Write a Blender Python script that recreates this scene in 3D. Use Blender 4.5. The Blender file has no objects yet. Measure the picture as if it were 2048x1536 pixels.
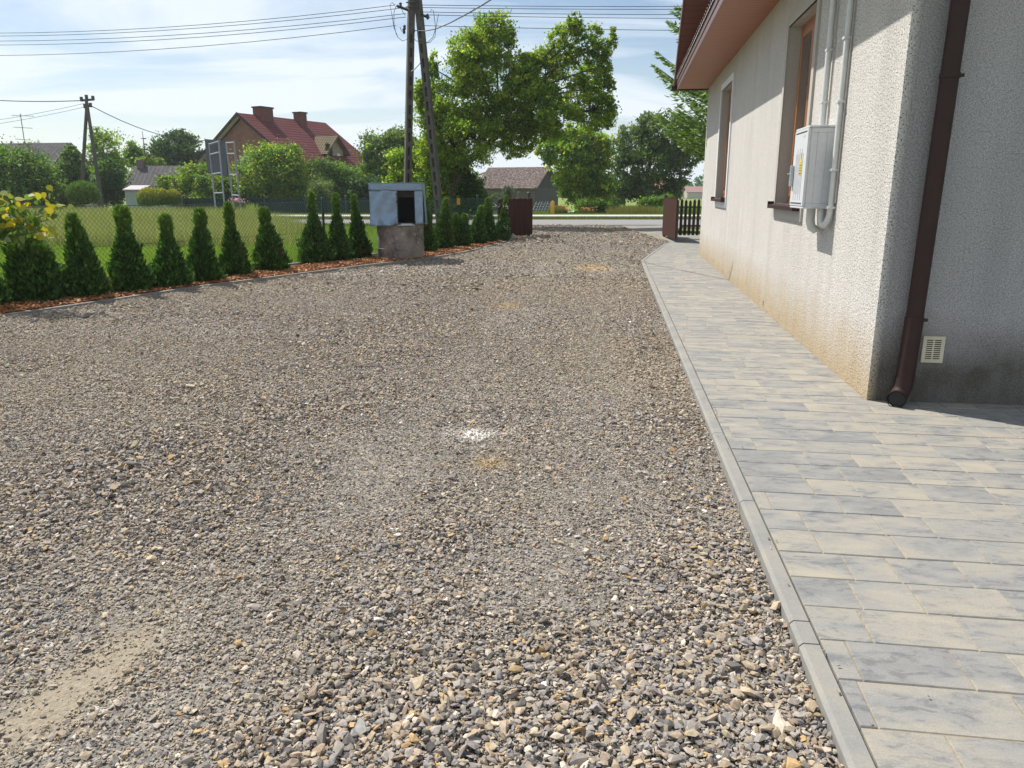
import bpy, bmesh, math, random
import numpy as np
from mathutils import Vector, Matrix, Euler
R = math.radians
rng = np.random.default_rng(7); random.seed(7)
S = bpy.context.scene; COL = S.collection

# ------------------------------------------------------------------ camera
H = 1.35; F_PX = 1538.0; PITCH = math.atan(388/F_PX)
cam = bpy.data.objects.new('camera', bpy.data.cameras.new('camera')); COL.objects.link(cam)
cam.location = (0, 0, H); cam.rotation_euler = (math.pi/2-PITCH, 0, 0)
cam.data.sensor_width = 36; cam.data.lens = 36*F_PX/2048
cam.data.clip_start = 0.05; cam.data.clip_end = 3000
S.camera = cam
# ------------------------------------------------------------------ light
SUN_AZ, SUN_EL = R(-48.3), R(53.2)
sl = bpy.data.lights.new('sun', 'SUN'); sl.energy = 5.0; sl.angle = R(0.53); sl.color = (1.0, 0.95, 0.87)
sun = bpy.data.objects.new('sun', sl); COL.objects.link(sun)
sd = Vector((math.sin(SUN_AZ)*math.cos(SUN_EL), math.cos(SUN_AZ)*math.cos(SUN_EL), math.sin(SUN_EL)))
sun.rotation_euler = sd.to_track_quat('Z', 'Y').to_euler()
W = bpy.data.worlds.new('World'); S.world = W; W.use_nodes = True
nt = W.node_tree; N = nt.nodes; L = nt.links
bg = N['Background']; bg.inputs['Strength'].default_value = 0.09
sky = N.new('ShaderNodeTexSky'); sky.sky_type = 'NISHITA'; sky.sun_disc = False
sky.sun_elevation = SUN_EL; sky.sun_rotation = SUN_AZ; sky.air_density = 1.0; sky.dust_density = 0.7; sky.ozone_density = 1.5
tc = N.new('ShaderNodeTexCoord'); sep = N.new('ShaderNodeSeparateXYZ'); L.new(tc.outputs['Generated'], sep.inputs[0])
def wm(op, a, b=None):
    n = N.new('ShaderNodeMath'); n.operation = op
    for i, v in enumerate((a, b)):
        if v is None: continue
        if isinstance(v, (int, float)): n.inputs[i].default_value = v
        else: L.new(v, n.inputs[i])
    return n.outputs[0]
den = wm('ADD', wm('MAXIMUM', sep.outputs[2], 0.0), 0.16)
cmb = N.new('ShaderNodeCombineXYZ')
L.new(wm('DIVIDE', sep.outputs[0], den), cmb.inputs[0]); L.new(wm('DIVIDE', sep.outputs[1], den), cmb.inputs[1])
mp = N.new('ShaderNodeMapping'); mp.inputs['Scale'].default_value = (0.55, 1.1, 1); mp.inputs['Rotation'].default_value = (0, 0, R(25)); mp.inputs['Location'].default_value = (1.7, 0.4, 0)
L.new(cmb.outputs[0], mp.inputs[0])
nz = N.new('ShaderNodeTexNoise'); nz.inputs['Scale'].default_value = 1.1; nz.inputs['Detail'].default_value = 8; nz.inputs['Roughness'].default_value = 0.55; nz.inputs['Distortion'].default_value = 0.5
L.new(mp.outputs[0], nz.inputs['Vector'])
cr = N.new('ShaderNodeValToRGB'); cr.color_ramp.elements[0].position = 0.43; cr.color_ramp.elements[1].position = 0.56
L.new(nz.outputs[0], cr.inputs[0])
hz = N.new('ShaderNodeMapRange'); hz.inputs[1].default_value = 0.0; hz.inputs[2].default_value = 0.20; hz.inputs[3].default_value = 0.34; hz.inputs[4].default_value = 0.0
L.new(sep.outputs[2], hz.inputs[0])
fac = wm('MINIMUM', wm('ADD', wm('MULTIPLY', cr.outputs[0], 0.88), hz.outputs[0]), 0.93)
mx = N.new('ShaderNodeMix'); mx.data_type = 'RGBA'
L.new(fac, mx.inputs[0]); L.new(sky.outputs[0], mx.inputs[6]); mx.inputs[7].default_value = (7.8, 8.5, 9.2, 1)
L.new(mx.outputs[2], bg.inputs['Color'])
S.view_settings.view_transform = 'Standard'; S.view_settings.look = 'None'; S.view_settings.gamma = 1; S.view_settings.exposure = 0.38
S.cycles.max_bounces = 6; S.cycles.transparent_max_bounces = 8

# ------------------------------------------------------------------ helpers
_F = np.array([0, math.cos(PITCH), -math.sin(PITCH)]); _U = np.array([0, math.sin(PITCH), math.cos(PITCH)]); _R = np.array([1., 0, 0])
def at(x, y, Y):            # photo pixel (2048 wide) + distance ahead -> world point
    d = _F*F_PX + _R*(x-1024) + _U*(768-y)
    return Vector((d[0]*Y/d[1], Y, H + d[2]*Y/d[1]))
def gy(Y):                  # terrain height
    return 0.0 if Y < 43 else (-0.75*(Y-43)/37 if Y < 80 else -0.75)
def tag(o, label=None, cat=None, group=None, kind=None):
    if label: o['label'] = label
    if cat: o['category'] = cat
    if group: o['group'] = group
    if kind: o['kind'] = kind
    return o
def empty(name, loc=(0, 0, 0), rz=0, label=None, cat=None, group=None):
    o = bpy.data.objects.new(name, None); COL.objects.link(o); o.location = loc; o.rotation_euler = (0, 0, rz)
    o.empty_display_size = .2
    return tag(o, label, cat, group)
def link(name, me, mat, parent=None):
    o = bpy.data.objects.new(name, me); COL.objects.link(o)
    if mat: me.materials.append(mat)
    if parent: o.parent = parent
    return o
def np_mesh(name, V, F, mat, parent=None, col=None, attr='col'):
    V = np.asarray(V, np.float32); F = np.asarray(F, np.int32); k = F.shape[1]
    me = bpy.data.meshes.new(name)
    me.vertices.add(len(V)); me.vertices.foreach_set('co', V.ravel())
    me.loops.add(F.size); me.loops.foreach_set('vertex_index', F.ravel())
    me.polygons.add(len(F)); me.polygons.foreach_set('loop_start', np.arange(0, F.size, k, dtype=np.int32))
    me.polygons.foreach_set('use_smooth', np.zeros(len(F), bool)); me.update(calc_edges=True)
    if col is not None:
        a = me.attributes.new(attr, 'FLOAT_COLOR', 'POINT')
        c = np.ones((len(V), 4), np.float32); c[:, :3] = col; a.data.foreach_set('color', c.ravel())
    return link(name, me, mat, parent)
class MB:
    """collects shapes, builds ONE mesh object"""
    def __init__(s): s.v = []; s.f = []; s.c = []; s.cc = (1, 1, 1)
    def add(s, vs, fs):
        b = len(s.v); s.v += [tuple(v) for v in vs]; s.f += [tuple(i+b for i in f) for f in fs]; s.c += [s.cc]*len(vs); return s
    def box(s, lo, hi, M=None):
        x0, y0, z0 = lo; x1, y1, z1 = hi
        vs = [(x0,y0,z0),(x1,y0,z0),(x1,y1,z0),(x0,y1,z0),(x0,y0,z1),(x1,y0,z1),(x1,y1,z1),(x0,y1,z1)]
        if M is not None: vs = [M @ Vector(v) for v in vs]
        return s.add(vs, [(0,3,2,1),(4,5,6,7),(0,1,5,4),(1,2,6,5),(2,3,7,6),(3,0,4,7)])
    def quad(s, a, b, c, d): return s.add([a, b, c, d], [(0, 1, 2, 3)])
    def tube(s, pts, r, n=8, cap=True):
        pts = [Vector(p) for p in pts]; rr = r if hasattr(r, '__len__') else [r]*len(pts)
        vs = []; fs = []; up = None
        for i, p in enumerate(pts):
            t = (pts[min(i+1, len(pts)-1)]-pts[max(i-1, 0)]).normalized()
            if up is None: up = Vector((0, 0, 1)) if abs(t.z) < .9 else Vector((1, 0, 0))
            a = t.cross(up).normalized(); b = t.cross(a).normalized(); up = -b if False else up
            if a.length < .5: a = Vector((1, 0, 0))
            for k in range(n):
                an = 2*math.pi*k/n; vs.append(p+(a*math.cos(an)+b*math.sin(an))*rr[i])
        for i in range(len(pts)-1):
            for k in range(n):
                k2 = (k+1) % n; fs.append((i*n+k, (i+1)*n+k, (i+1)*n+k2, i*n+k2))
        if cap: fs += [tuple(range(n)), tuple(range((len(pts)-1)*n, len(pts)*n))[::-1]]
        return s.add(vs, fs)
    def prism(s, poly, z0, z1, M=None):      # poly in xy, extruded in z
        n = len(poly); vs = [(x, y, z0) for x, y in poly]+[(x, y, z1) for x, y in poly]
        if M is not None: vs = [M @ Vector(v) for v in vs]
        return s.add(vs, [tuple(range(n))[::-1], tuple(range(n, 2*n))]+[(i, (i+1) % n, n+(i+1) % n, n+i) for i in range(n)])
    def build(s, name, mat, parent=None, smooth=False, bevel=0, fix=True):
        me = bpy.data.meshes.new(name); me.from_pydata(s.v, [], s.f); me.update()
        if any(c != (1, 1, 1) for c in s.c):
            a = me.attributes.new('col', 'FLOAT_COLOR', 'POINT'); a.data.foreach_set('color', np.array([(*c, 1) for c in s.c], np.float32).ravel())
        if fix:
            bm = bmesh.new(); bm.from_mesh(me); bmesh.ops.recalc_face_normals(bm, faces=bm.faces); bm.to_mesh(me); bm.free()
        o = link(name, me, mat, parent)
        if smooth:
            for p in me.polygons: p.use_smooth = True
            try: me.set_sharp_from_angle(angle=R(40))
            except Exception: pass
        if bevel:
            m = o.modifiers.new('b', 'BEVEL'); m.width = bevel; m.segments = 2; m.limit_method = 'ANGLE'
        return o

# ------------------------------------------------------------------ materials
class NT:
    def __init__(s, name):
        s.m = bpy.data.materials.new(name); s.m.use_nodes = True; s.t = s.m.node_tree; s.N = s.t.nodes; s.L = s.t.links
        s.b = s.N['Principled BSDF']; s.out = s.N['Material Output']
    def n(s, typ, **kw):
        x = s.N.new(typ)
        for k, v in kw.items():
            if k.startswith('_'): setattr(x, k[1:], v)
            else: s.set(x.inputs[k.replace('__', ' ')], v)
        return x
    def set(s, i, v):
        if hasattr(v, 'is_output') or isinstance(v, bpy.types.NodeSocket): s.L.new(v, i)
        else:
            if isinstance(v, tuple) and len(v) == 3 and i.type == 'RGBA': v = (*v, 1)
            i.default_value = v
    def coord(s, kind='Object', scale=None, rot=None):
        c = s.n('ShaderNodeTexCoord').outputs[kind]
        if scale or rot:
            mp = s.n('ShaderNodeMapping'); s.L.new(c, mp.inputs[0])
            if scale: mp.inputs['Scale'].default_value = scale
            if rot: mp.inputs['Rotation'].default_value = rot
            c = mp.outputs[0]
        return c
    def noise(s, scale, detail=4, rough=.55, v=None, dist=0):
        x = s.n('ShaderNodeTexNoise', Scale=scale, Detail=detail, Roughness=rough, Distortion=dist)
        if v is not None: s.L.new(v, x.inputs['Vector'])
        return x.outputs[0]
    def ramp(s, fac, stops, interp='LINEAR'):
        x = s.n('ShaderNodeValToRGB'); e = x.color_ramp.elements; x.color_ramp.interpolation = interp
        while len(e) < len(stops): e.new(.5)
        for i, (p, c) in enumerate(stops):
            e[i].position = p; e[i].color = (*c, 1) if isinstance(c, tuple) else (c, c, c, 1)
        s.L.new(fac, x.inputs[0]); return x.outputs[0]
    def mix(s, f, a, b, mode='MIX'):
        x = s.n('ShaderNodeMix', _data_type='RGBA', _blend_type=mode); s.set(x.inputs[0], f); s.set(x.inputs[6], a); s.set(x.inputs[7], b); return x.outputs[2]
    def math(s, op, a, b=0.0, c=None):
        x = s.n('ShaderNodeMath', _operation=op); s.set(x.inputs[0], a); s.set(x.inputs[1], b)
        if c is not None: s.set(x.inputs[2], c)
        return x.outputs[0]
    def bump(s, h, strength=.5, dist=.01, normal=None):
        x = s.n('ShaderNodeBump', Strength=strength, Distance=dist, Height=h)
        if normal is not None: s.L.new(normal, x.inputs['Normal'])
        return x.outputs[0]
    def attr(s, name='col'): return s.n('ShaderNodeAttribute', _attribute_name=name).outputs['Color']
    def fin(s, col=None, rough=.6, metal=0., normal=None, spec=.5):
        if col is not None: s.set(s.b.inputs['Base Color'], col)
        s.set(s.b.inputs['Roughness'], rough); s.set(s.b.inputs['Metallic'], metal); s.set(s.b.inputs['Specular IOR Level'], spec)
        if normal is not None: s.set(s.b.inputs['Normal'], normal)
        return s.m
def simple(name, c1, c2=None, scale=8, rough=.6, metal=0., bump=.2, bd=.003, stretch=None, spec=.5):
    t = NT(name); v = t.coord(scale=stretch); f = t.noise(scale, 6, .6, v)
    c2 = c2 or tuple(x*.75 for x in c1)
    return t.fin(t.ramp(f, [(.3, c2), (.7, c1)]), rough, metal, t.bump(f, bump, bd) if bump else None, spec)
def leafmat(name, trans=.45, rough=.5, tint=(1.25, 1.35, .55)):
    t = NT(name); a = t.attr(); t.fin(a, rough, 0, None, .3)
    tr = t.n('ShaderNodeBsdfTranslucent'); t.set(tr.inputs['Color'], t.mix(1.0, a, tint, 'MULTIPLY'))
    ms = t.n('ShaderNodeMixShader'); ms.inputs[0].default_value = trans
    t.L.new(t.b.outputs[0], ms.inputs[1]); t.L.new(tr.outputs[0], ms.inputs[2]); t.L.new(ms.outputs[0], t.out.inputs[0]); return t.m
M = {}
M['leaf'] = leafmat('leaf', .5); M['conifer'] = leafmat('conifer', .22, .6, (1.1, 1.3, .6)); M['grass'] = leafmat('grass', .38, .6, (1.2, 1.25, .6))
M['petal'] = leafmat('petal', .4, .5, (1, 1, 1))
M['bark'] = simple('bark', (.10, .08, .06), (.05, .04, .03), 14, .9, bump=.8, bd=.02, stretch=(1, 1, .25))
M['concrete'] = simple('concrete', (.34, .33, .31), (.22, .215, .205), 5, .85, bump=.4, bd=.004)
M['pole'] = simple('pole_concrete', (.115, .103, .092), (.07, .063, .056), 3, .9, bump=.4, bd=.006)
M['wire'] = simple('wire', (.06, .065, .07), rough=.5, bump=0); M['dark_steel'] = simple('dark_steel', (.05, .05, .05), rough=.6)
M['galv'] = simple('galvanised', (.5, .53, .56), (.38, .41, .44), 6, .45, .6)
M['black'] = simple('black', (.012, .012, .013), bump=0)
M['dark_brown'] = simple('dark_brown', (.040, .020, .018), (.030, .016, .014), 10, .55, spec=.25)
M['white_plastic'] = simple('white_plastic', (.62, .63, .62), (.54, .55, .54), 12, .45, bump=.05)
M['box_grey'] = simple('cabinet_plastic', (.60, .62, .64), (.54, .56, .58), 30, .5, bump=.1, bd=.001)
M['yellow'] = simple('yellow', (.75, .55, .05), bump=0); M['orange'] = simple('orange', (.8, .35, .02), bump=0)
M['green_wire'] = simple('green_wire', (.035, .09, .06), rough=.45, bump=0); M['green_post'] = simple('green_post', (.02, .06, .05), rough=.4, bump=0)
M['cream'] = simple('cream', (.6, .58, .5), (.5, .48, .4), 20, .6)
M['lens'] = simple('clearpane', (.05, .06, .07), rough=.08, bump=0)

def roughcast():
    t = NT('roughcast_plaster'); v = t.coord()
    big = t.noise(1.1, 5, .6, v); fine = t.noise(85, 3, .7, v)
    vo = t.n('ShaderNodeTexVoronoi', Scale=70.0); t.L.new(v, vo.inputs['Vector'])
    base = t.ramp(big, [(.3, (.48, .46, .425)), (.7, (.58, .555, .52))])
    gr = t.mix(.5, base, t.ramp(fine, [(.3, (.40, .38, .35)), (.6, (.76, .73, .69))]))
    pit = t.ramp(t.noise(92, 2, .5, v), [(.58, 0.0), (.61, 1.0)])
    col = t.mix(t.math('MULTIPLY', pit, .9), gr, (.10, .09, .08))  # pits painted dark as the tiny shadows between plaster grains
    sep = t.n('ShaderNodeSeparateXYZ'); t.L.new(v, sep.inputs[0]); z = sep.outputs[2]; x = sep.outputs[0]
    wob = t.noise(2.2, 6, .65, v)
    hgt = t.math('MULTIPLY_ADD', wob, .55, .02)
    st = t.n('ShaderNodeMapRange', _clamp=True); t.L.new(t.math('SUBTRACT', z, hgt), st.inputs[0]); st.inputs[1].default_value = .26; st.inputs[2].default_value = -.24; st.inputs[3].default_value = 0; st.inputs[4].default_value = 1
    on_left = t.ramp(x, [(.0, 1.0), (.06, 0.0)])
    colf = t.mix(t.math('MULTIPLY', pit, .16), gr, (.15, .14, .13)); colf = t.mix(1.0, colf, t.ramp(t.noise(170, 3, .7, v), [(.35, .62), (.6, 1.12)]), 'MULTIPLY'); colf = t.mix(1.0, colf, t.ramp(x, [(.0, (.57, .575, .62)), (.17, (.57, .575, .62)), (.26, (.68, .695, .75))]), 'MULTIPLY')  # front wall multiplied darker and bluer, its shade put into the colour
    c_l = t.mix(1.0, col, (.74, .60, .40), 'MULTIPLY')
    c_l = t.mix(t.math('MULTIPLY', st.outputs[0], .9), col, c_l)
    # moss / grime on the front wall
    g2 = t.noise(5, 7, .7, t.coord(scale=(1, 1, .6)))
    s3 = t.n('ShaderNodeMapRange', _clamp=True); t.L.new(t.math('SUBTRACT', z, t.math('MULTIPLY', wob, .5)), s3.inputs[0]); s3.inputs[1].default_value = .34; s3.inputs[2].default_value = -.06; s3.inputs[3].default_value = 0; s3.inputs[4].default_value = 1
    stf = t.math('MULTIPLY', s3.outputs[0], t.ramp(g2, [(.30, .75), (.60, 1.0)]))
    c_f = t.mix(stf, colf, t.mix(1.0, colf, (.30, .28, .23), 'MULTIPLY'))
    streak = t.ramp(t.noise(2.5, 5, .6, t.coord(scale=(1, 1.6, .12))), [(.45, 1.0), (.8, .84)])
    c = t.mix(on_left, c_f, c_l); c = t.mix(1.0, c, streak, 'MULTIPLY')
    h = t.math('ADD', t.math('MULTIPLY', vo.outputs['Distance'], -.8), t.math('ADD', fine, t.math('MULTIPLY', pit, -1.0)))
    return t.fin(c, .95, 0, t.bump(h, .8, .005), .2)
M['plaster'] = roughcast()
M['trim'] = simple('trim_plaster', (.44, .42, .38), (.39, .37, .335), 30, .85, bump=.15, bd=.002)
M['trim_white'] = simple('trim_pale', (.72, .73, .74), (.66, .67, .68), 30, .8, bump=.1)
def boards(name, c1, c2, axis, pitch, rough=.45):
    t = NT(name); v = t.coord(); sep = t.n('ShaderNodeSeparateXYZ'); t.L.new(v, sep.inputs[0]); a = sep.outputs[axis]
    q = t.math('DIVIDE', a, pitch); fr = t.math('FRACT', q); fl = t.math('FLOOR', q)
    wn = t.n('ShaderNodeTexWhiteNoise', _noise_dimensions='1D'); t.L.new(fl, wn.inputs['W'])
    gro = t.ramp(fr, [(0, 0.), (.09, 1.), (.93, 1.), (1, 0.)])
    sc = [1, 1, 1]; sc[axis] = 12
    gn = t.noise(4, 6, .6, t.coord(scale=tuple(sc)))
    c = t.mix(t.math('MULTIPLY', wn.outputs[0], .35), t.ramp(gn, [(.3, c2), (.7, c1)]), c2)
    c = t.mix(gro, tuple(x*.35 for x in c2), c)
    return t.fin(c, rough, 0, t.bump(gro, .6, .006))
M['soffit'] = boards('soffit_boards', (.38, .135, .052), (.28, .095, .038), 1, .12)
M['soffit_dark'] = boards('verge_boards', (.17, .07, .05), (.11, .045, .033), 1, .12)
M['fascia'] = simple('fascia_metal', (.20, .115, .11), (.16, .09, .088), 10, .4)
M['tile'] = simple('tile_sheet', (.17, .06, .045), (.11, .04, .03), 6, .4)
M['wood'] = simple('golden_oak', (.42, .15, .04), (.27, .085, .024), 10, .3, bump=.1, stretch=(1, 1, .12))
M['gate_wood'] = simple('gate_wood', (.075, .030, .021), (.042, .018, .013), 16, .8, stretch=(1, 1, .08), bump=.4, spec=.15)
M['picket'] = simple('picket_wood', (.035, .024, .02), (.022, .015, .013), 16, .7, stretch=(1, 1, .08), bump=.4)
M['curtain'] = simple('curtain_cloth', (.85, .86, .88), (.6, .62, .65), 9, .9, stretch=(1, 6, .05), bump=.6, bd=.03)

def gravel_ground():
    t = NT('gravel_base'); v = t.coord()
    def layer(sc):
        vo = t.n('ShaderNodeTexVoronoi', Scale=sc, Randomness=1.0); t.L.new(v, vo.inputs['Vector'])
        s2 = t.n('ShaderNodeSeparateColor'); t.L.new(vo.outputs['Color'], s2.inputs[0])
        c = t.ramp(s2.outputs[0], [(0, (.055, .055, .055)), (.25, (.20, .19, .175)), (.5, (.30, .28, .245)), (.68, (.16, .17, .185)), (.85, (.40, .36, .30)), (1, (.55, .52, .47))])
        return c, vo.outputs['Distance']
    c1, d1 = layer(48.0); c2, d2 = layer(110.0)
    m = t.ramp(t.noise(2.5, 5, .6, v), [(.4, 0.), (.62, 1.)])
    c = t.mix(m, c1, c2)
    big = t.noise(.55, 5, .6, t.coord(scale=(1, .35, 1)))
    c = t.mix(1.0, c, t.ramp(big, [(.3, (.92, .90, .88)), (.7, (1.08, 1.05, 1.0))]), 'MULTIPLY')
    dustn = t.ramp(t.noise(1.6, 6, .65, t.coord(scale=(1, .4, 1))), [(.54, 0.), (.80, .6)])
    c = t.mix(dustn, c, (.36, .315, .24))
    # spills lying on the gravel: sandy strip, lime powder, tan soil
    def patch(c, px, py, rx, ry, rot, colr, amt, edge=.5, ns=7):
        mp = t.n('ShaderNodeMapping', _vector_type='TEXTURE'); t.L.new(t.coord(), mp.inputs[0])
        mp.inputs['Location'].default_value = (px, py, 0); mp.inputs['Rotation'].default_value = (0, 0, rot); mp.inputs['Scale'].default_value = (rx, ry, 1)
        s2 = t.n('ShaderNodeSeparateXYZ'); t.L.new(mp.outputs[0], s2.inputs[0])
        r = t.math('SQRT', t.math('ADD', t.math('POWER', s2.outputs[0], 2.0), t.math('POWER', s2.outputs[1], 2.0)))
        r = t.math('ADD', r, t.math('MULTIPLY', t.math('SUBTRACT', t.noise(ns, 6, .7, v), .5), 1.3))
        f = t.math('MULTIPLY', t.ramp(r, [(1-edge, 1.), (1., 0.)]), amt)
        return t.mix(f, c, colr)
    c = patch(c, -1.27, 2.0, .13, .46, R(-13), t.ramp(t.noise(60, 4, .7, v), [(.3, (.27, .225, .16)), (.7, (.40, .345, .26))]), .9)
    c = patch(c, -.23, 4.36, .13, .14, 0, (.75, .73, .68), .9)
    c = patch(c, -.12, 3.87, .10, .10, 0, (.30, .22, .11), .9)
    c = patch(c, 1.5, 14.4, .45, .8, 0, (.46, .33, .17), .7)
    c = patch(c, -.06, 9.56, .22, .3, 0, (.46, .35, .20), .7)
    c = patch(c, 1.3, 26.5, 1.4, 3.0, 0, (.42, .36, .27), .6)
    h = t.noise(75, 4, .7, v)
    return t.fin(c, .95, 0, t.bump(h, 1.0, .012), .15)
M['gravel_base'] = gravel_ground()
def stone_mat():
    t = NT('crushed_stone'); a = t.attr(); f = t.noise(90, 5, .65, t.coord())
    return t.fin(t.mix(1.0, a, t.ramp(f, [(.25, (.68, .68, .68)), (.75, (1.25, 1.22, 1.18))]), 'MULTIPLY'), .92, 0, t.bump(f, .35, .002), .2)
M['stone'] = stone_mat()
def paver_mat():
    t = NT('paver'); a = t.n('ShaderNodeAttribute', _attribute_name='col'); sc = t.n('ShaderNodeSeparateColor'); t.L.new(a.outputs['Color'], sc.inputs[0])
    v = t.coord(); va = t.n('ShaderNodeVectorMath', _operation='MULTIPLY_ADD'); t.L.new(a.outputs['Color'], va.inputs[0]); va.inputs[1].default_value = (7, 7, 7)
    t.L.new(v, va.inputs[2])
    mp = t.n('ShaderNodeMapping'); t.L.new(va.outputs[0], mp.inputs[0]); mp.inputs['Scale'].default_value = (.75, 1.7, 1)
    n1 = t.noise(4.2, 7, .62, mp.outputs[0], .5); n2 = t.noise(15, 8, .74, mp.outputs[0], .6); n3 = t.noise(190, 3, .6, v)
    k = t.math('ADD', t.math('MULTIPLY', n1, .8), t.math('MULTIPLY', sc.outputs[0], .13))
    c = t.ramp(k, [(.30, (.205, .204, .20)), (.43, (.265, .26, .245)), (.54, (.315, .293, .25)), (.70, (.37, .33, .262))])
    dk = t.math('MULTIPLY', t.ramp(n1, [(.42, 1.), (.60, .12)]), t.ramp(n2, [(.50, 0.), (.58, 1.)]))
    c = t.mix(t.math('MULTIPLY', dk, .62), c, (.12, .128, .137))
    lt = t.math('MULTIPLY', t.ramp(n2, [(.56, 0.), (.68, 1.)]), t.ramp(n1, [(.45, 0.), (.6, 1.)]))
    c = t.mix(t.math('MULTIPLY', lt, .4), c, (.50, .47, .41))
    c = t.mix(1.0, c, t.ramp(n3, [(.3, .82), (.7, 1.04)]), 'MULTIPLY')
    return t.fin(c, .75, 0, t.bump(t.math('ADD', n3, n2), .22, .002), .35)
M['paver'] = paver_mat()
M['joint'] = simple('joint_sand', (.36, .29, .19), (.20, .165, .115), 60, .95, bump=.4)
def kerbmat():
    t = NT('kerb_concrete'); v = t.coord(); f = t.noise(4, 7, .65, v); g = t.noise(200, 3, .6, v)
    c = t.ramp(f, [(.3, (.20, .20, .195)), (.55, (.26, .252, .23)), (.75, (.33, .285, .20))])
    return t.fin(t.mix(1., c, t.ramp(g, [(.3, .9), (.7, 1.08)]), 'MULTIPLY'), .85, 0, t.bump(g, .3, .002), .3)
M['kerb'] = kerbmat()
M['asphalt'] = simple('asphalt', (.235, .225, .225), (.195, .19, .19), 40, .9, bump=.4, bd=.005)
M['walk'] = simple('walk_slabs', (.50, .47, .43), (.42, .39, .35), 3, .9)
def groundmat():
    t = NT('meadow_soil'); v = t.coord(); f = t.noise(.6, 6, .6, v); g = t.noise(9, 5, .7, v)
    c = t.mix(g, t.ramp(f, [(.35, (.14, .22, .04)), (.65, (.20, .24, .08))]), (.18, .22, .05))
    return t.fin(c, .95, 0, t.bump(g, .8, .05), .1)
M['ground'] = groundmat()
M['soil'] = simple('bed_soil', (.12, .065, .035), (.06, .035, .02), 20, .95, bump=.8, bd=.02)

# ------------------------------------------------------------------ the setting
YAW = R(8.15); AX, AY = 2.350, 4.918          # near house corner
c8, s8 = math.cos(YAW), math.sin(YAW)
def house_pt(x, y, z=0): return Vector((AX + x*c8 + y*s8, AY - x*s8 + y*c8, z))
def sheet(name, pts, z, mat, parent=None, n=0):
    return MB().add([(x, y, z) for x, y in pts], [tuple(range(len(pts)))]).build(name, mat, parent, fix=False)
# terrain, one sheet to the horizon
ys = [-30, 0, 4, 10, 20, 32, 43, 48, 55, 62, 70, 80, 120, 300, 1400]; xs = [-1400, -300, -100, -40, 0, 40, 100, 300, 1400]
V = [(x, y, gy(y) - .075) for y in ys for x in xs]; nx = len(xs)
Fq = [(j*nx+i, j*nx+i+1, (j+1)*nx+i+1, (j+1)*nx+i) for j in range(len(ys)-1) for i in range(nx-1)]
tag(np_mesh('ground', V, Fq, M['ground']), kind='structure')
EDGE = [(-8.3, 3.2), (-7.1, 5.4), (-5.66, 8.42), (-5.14, 9.56), (-4.52, 11.1), (-3.51, 12.9), (-2.62, 14.5), (-1.8, 15.7), (-1.06, 17.5), (-.45, 19.8), (.05, 22.2), (.56, 24.0)]
k0 = (.56, -.42); K1 = (.886, 1.57); K3 = (2.635, 15.434); K4 = (4.085, 20.494)
def kx(Y):
    return K1[0]+(Y-K1[1])*(K3[0]-K1[0])/(K3[1]-K1[1]) if Y < K3[1] else K3[0]+(Y-K3[1])*(K4[0]-K3[0])/(K4[1]-K3[1])
def ex(Y): return float(np.interp(Y, [p[1] for p in EDGE], [p[0] for p in EDGE]))
def gz(x, y):        # driveway surface
    x = np.asarray(x, float); y = np.asarray(y, float)
    b = -.055 + .045*np.clip((y-12)/10, 0, 1)
    e_ = np.interp(y, [p[1] for p in EDGE], [p[0] for p in EDGE]); b = b + .040*np.exp(-((x-e_)/.7)**2)*np.clip((14-y)/6, 0, 1)
    return b + .010*np.sin(x*1.7+.6*y)*np.sin(y*.9+1.2) + .008*np.sin(x*4.1+1)*np.sin(y*2.3) 
gv = []; NXg = 60; Ys = list(np.linspace(-2, 12, 90))+list(np.linspace(12.4, 31.3, 60))
for Y in Ys:
    x0 = ex(Y) if Y < 24 else ex(24)+(Y-24)*.02*0 - max(0, (Y-26))*.45
    x1 = kx(Y) if Y < 20.5 else 4.1+(Y-20.5)*.25
    if Y < 3.2: x0 = -8.3
    for i in range(NXg+1):
        x = x0+(x1-x0)*i/NXg; gv.append((x, Y, float(gz(x, Y))))
gf = [(j*(NXg+1)+i, j*(NXg+1)+i+1, (j+1)*(NXg+1)+i+1, (j+1)*(NXg+1)+i) for j in range(len(Ys)-1) for i in range(NXg)]
o = tag(np_mesh('driveway', gv, gf, M['gravel_base']), kind='structure')
# gravel stones: crushed rock fragments
PAL = np.array([(.29, .28, .26), (.21, .21, .212), (.38, .335, .255), (.33, .285, .225), (.46, .43, .375), (.13, .128, .128), (.42, .31, .165), (.32, .31, .295), (.25, .252, .262), (.66, .64, .60), (.29, .245, .185)])
PAL = PAL*np.array([1.06, .99, .94]); PW = np.array([.20, .13, .15, .10, .08, .07, .035, .10, .08, .006, .05]); PW /= PW.sum()
def fbm(x, y, s, seed):
    r = np.random.default_rng(seed); o = 0
    for k in range(5):
        a = r.uniform(0, 6.28); f = s*1.7**k; o = o+np.sin((x*math.cos(a)+y*math.sin(a))*f+r.uniform(0, 6))*np.sin((x*math.sin(a)-y*math.cos(a))*f*.8+r.uniform(0, 6))/1.4**k
    return o
CUBE = np.array([(-1,-1,-1),(1,-1,-1),(1,1,-1),(-1,1,-1),(-1,-1,1),(1,-1,1),(1,1,1),(-1,1,1)], float)*.62
CF = np.array([(0,2,1),(0,3,2),(4,5,6),(4,6,7),(0,1,5),(0,5,4),(1,2,6),(1,6,5),(2,3,7),(2,7,6),(3,0,4),(3,4,7)])
ph = (1+5**.5)/2
ICO = np.array([(-1,ph,0),(1,ph,0),(-1,-ph,0),(1,-ph,0),(0,-1,ph),(0,1,ph),(0,-1,-ph),(0,1,-ph),(ph,0,-1),(ph,0,1),(-ph,0,-1),(-ph,0,1)], float)/1.9
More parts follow.
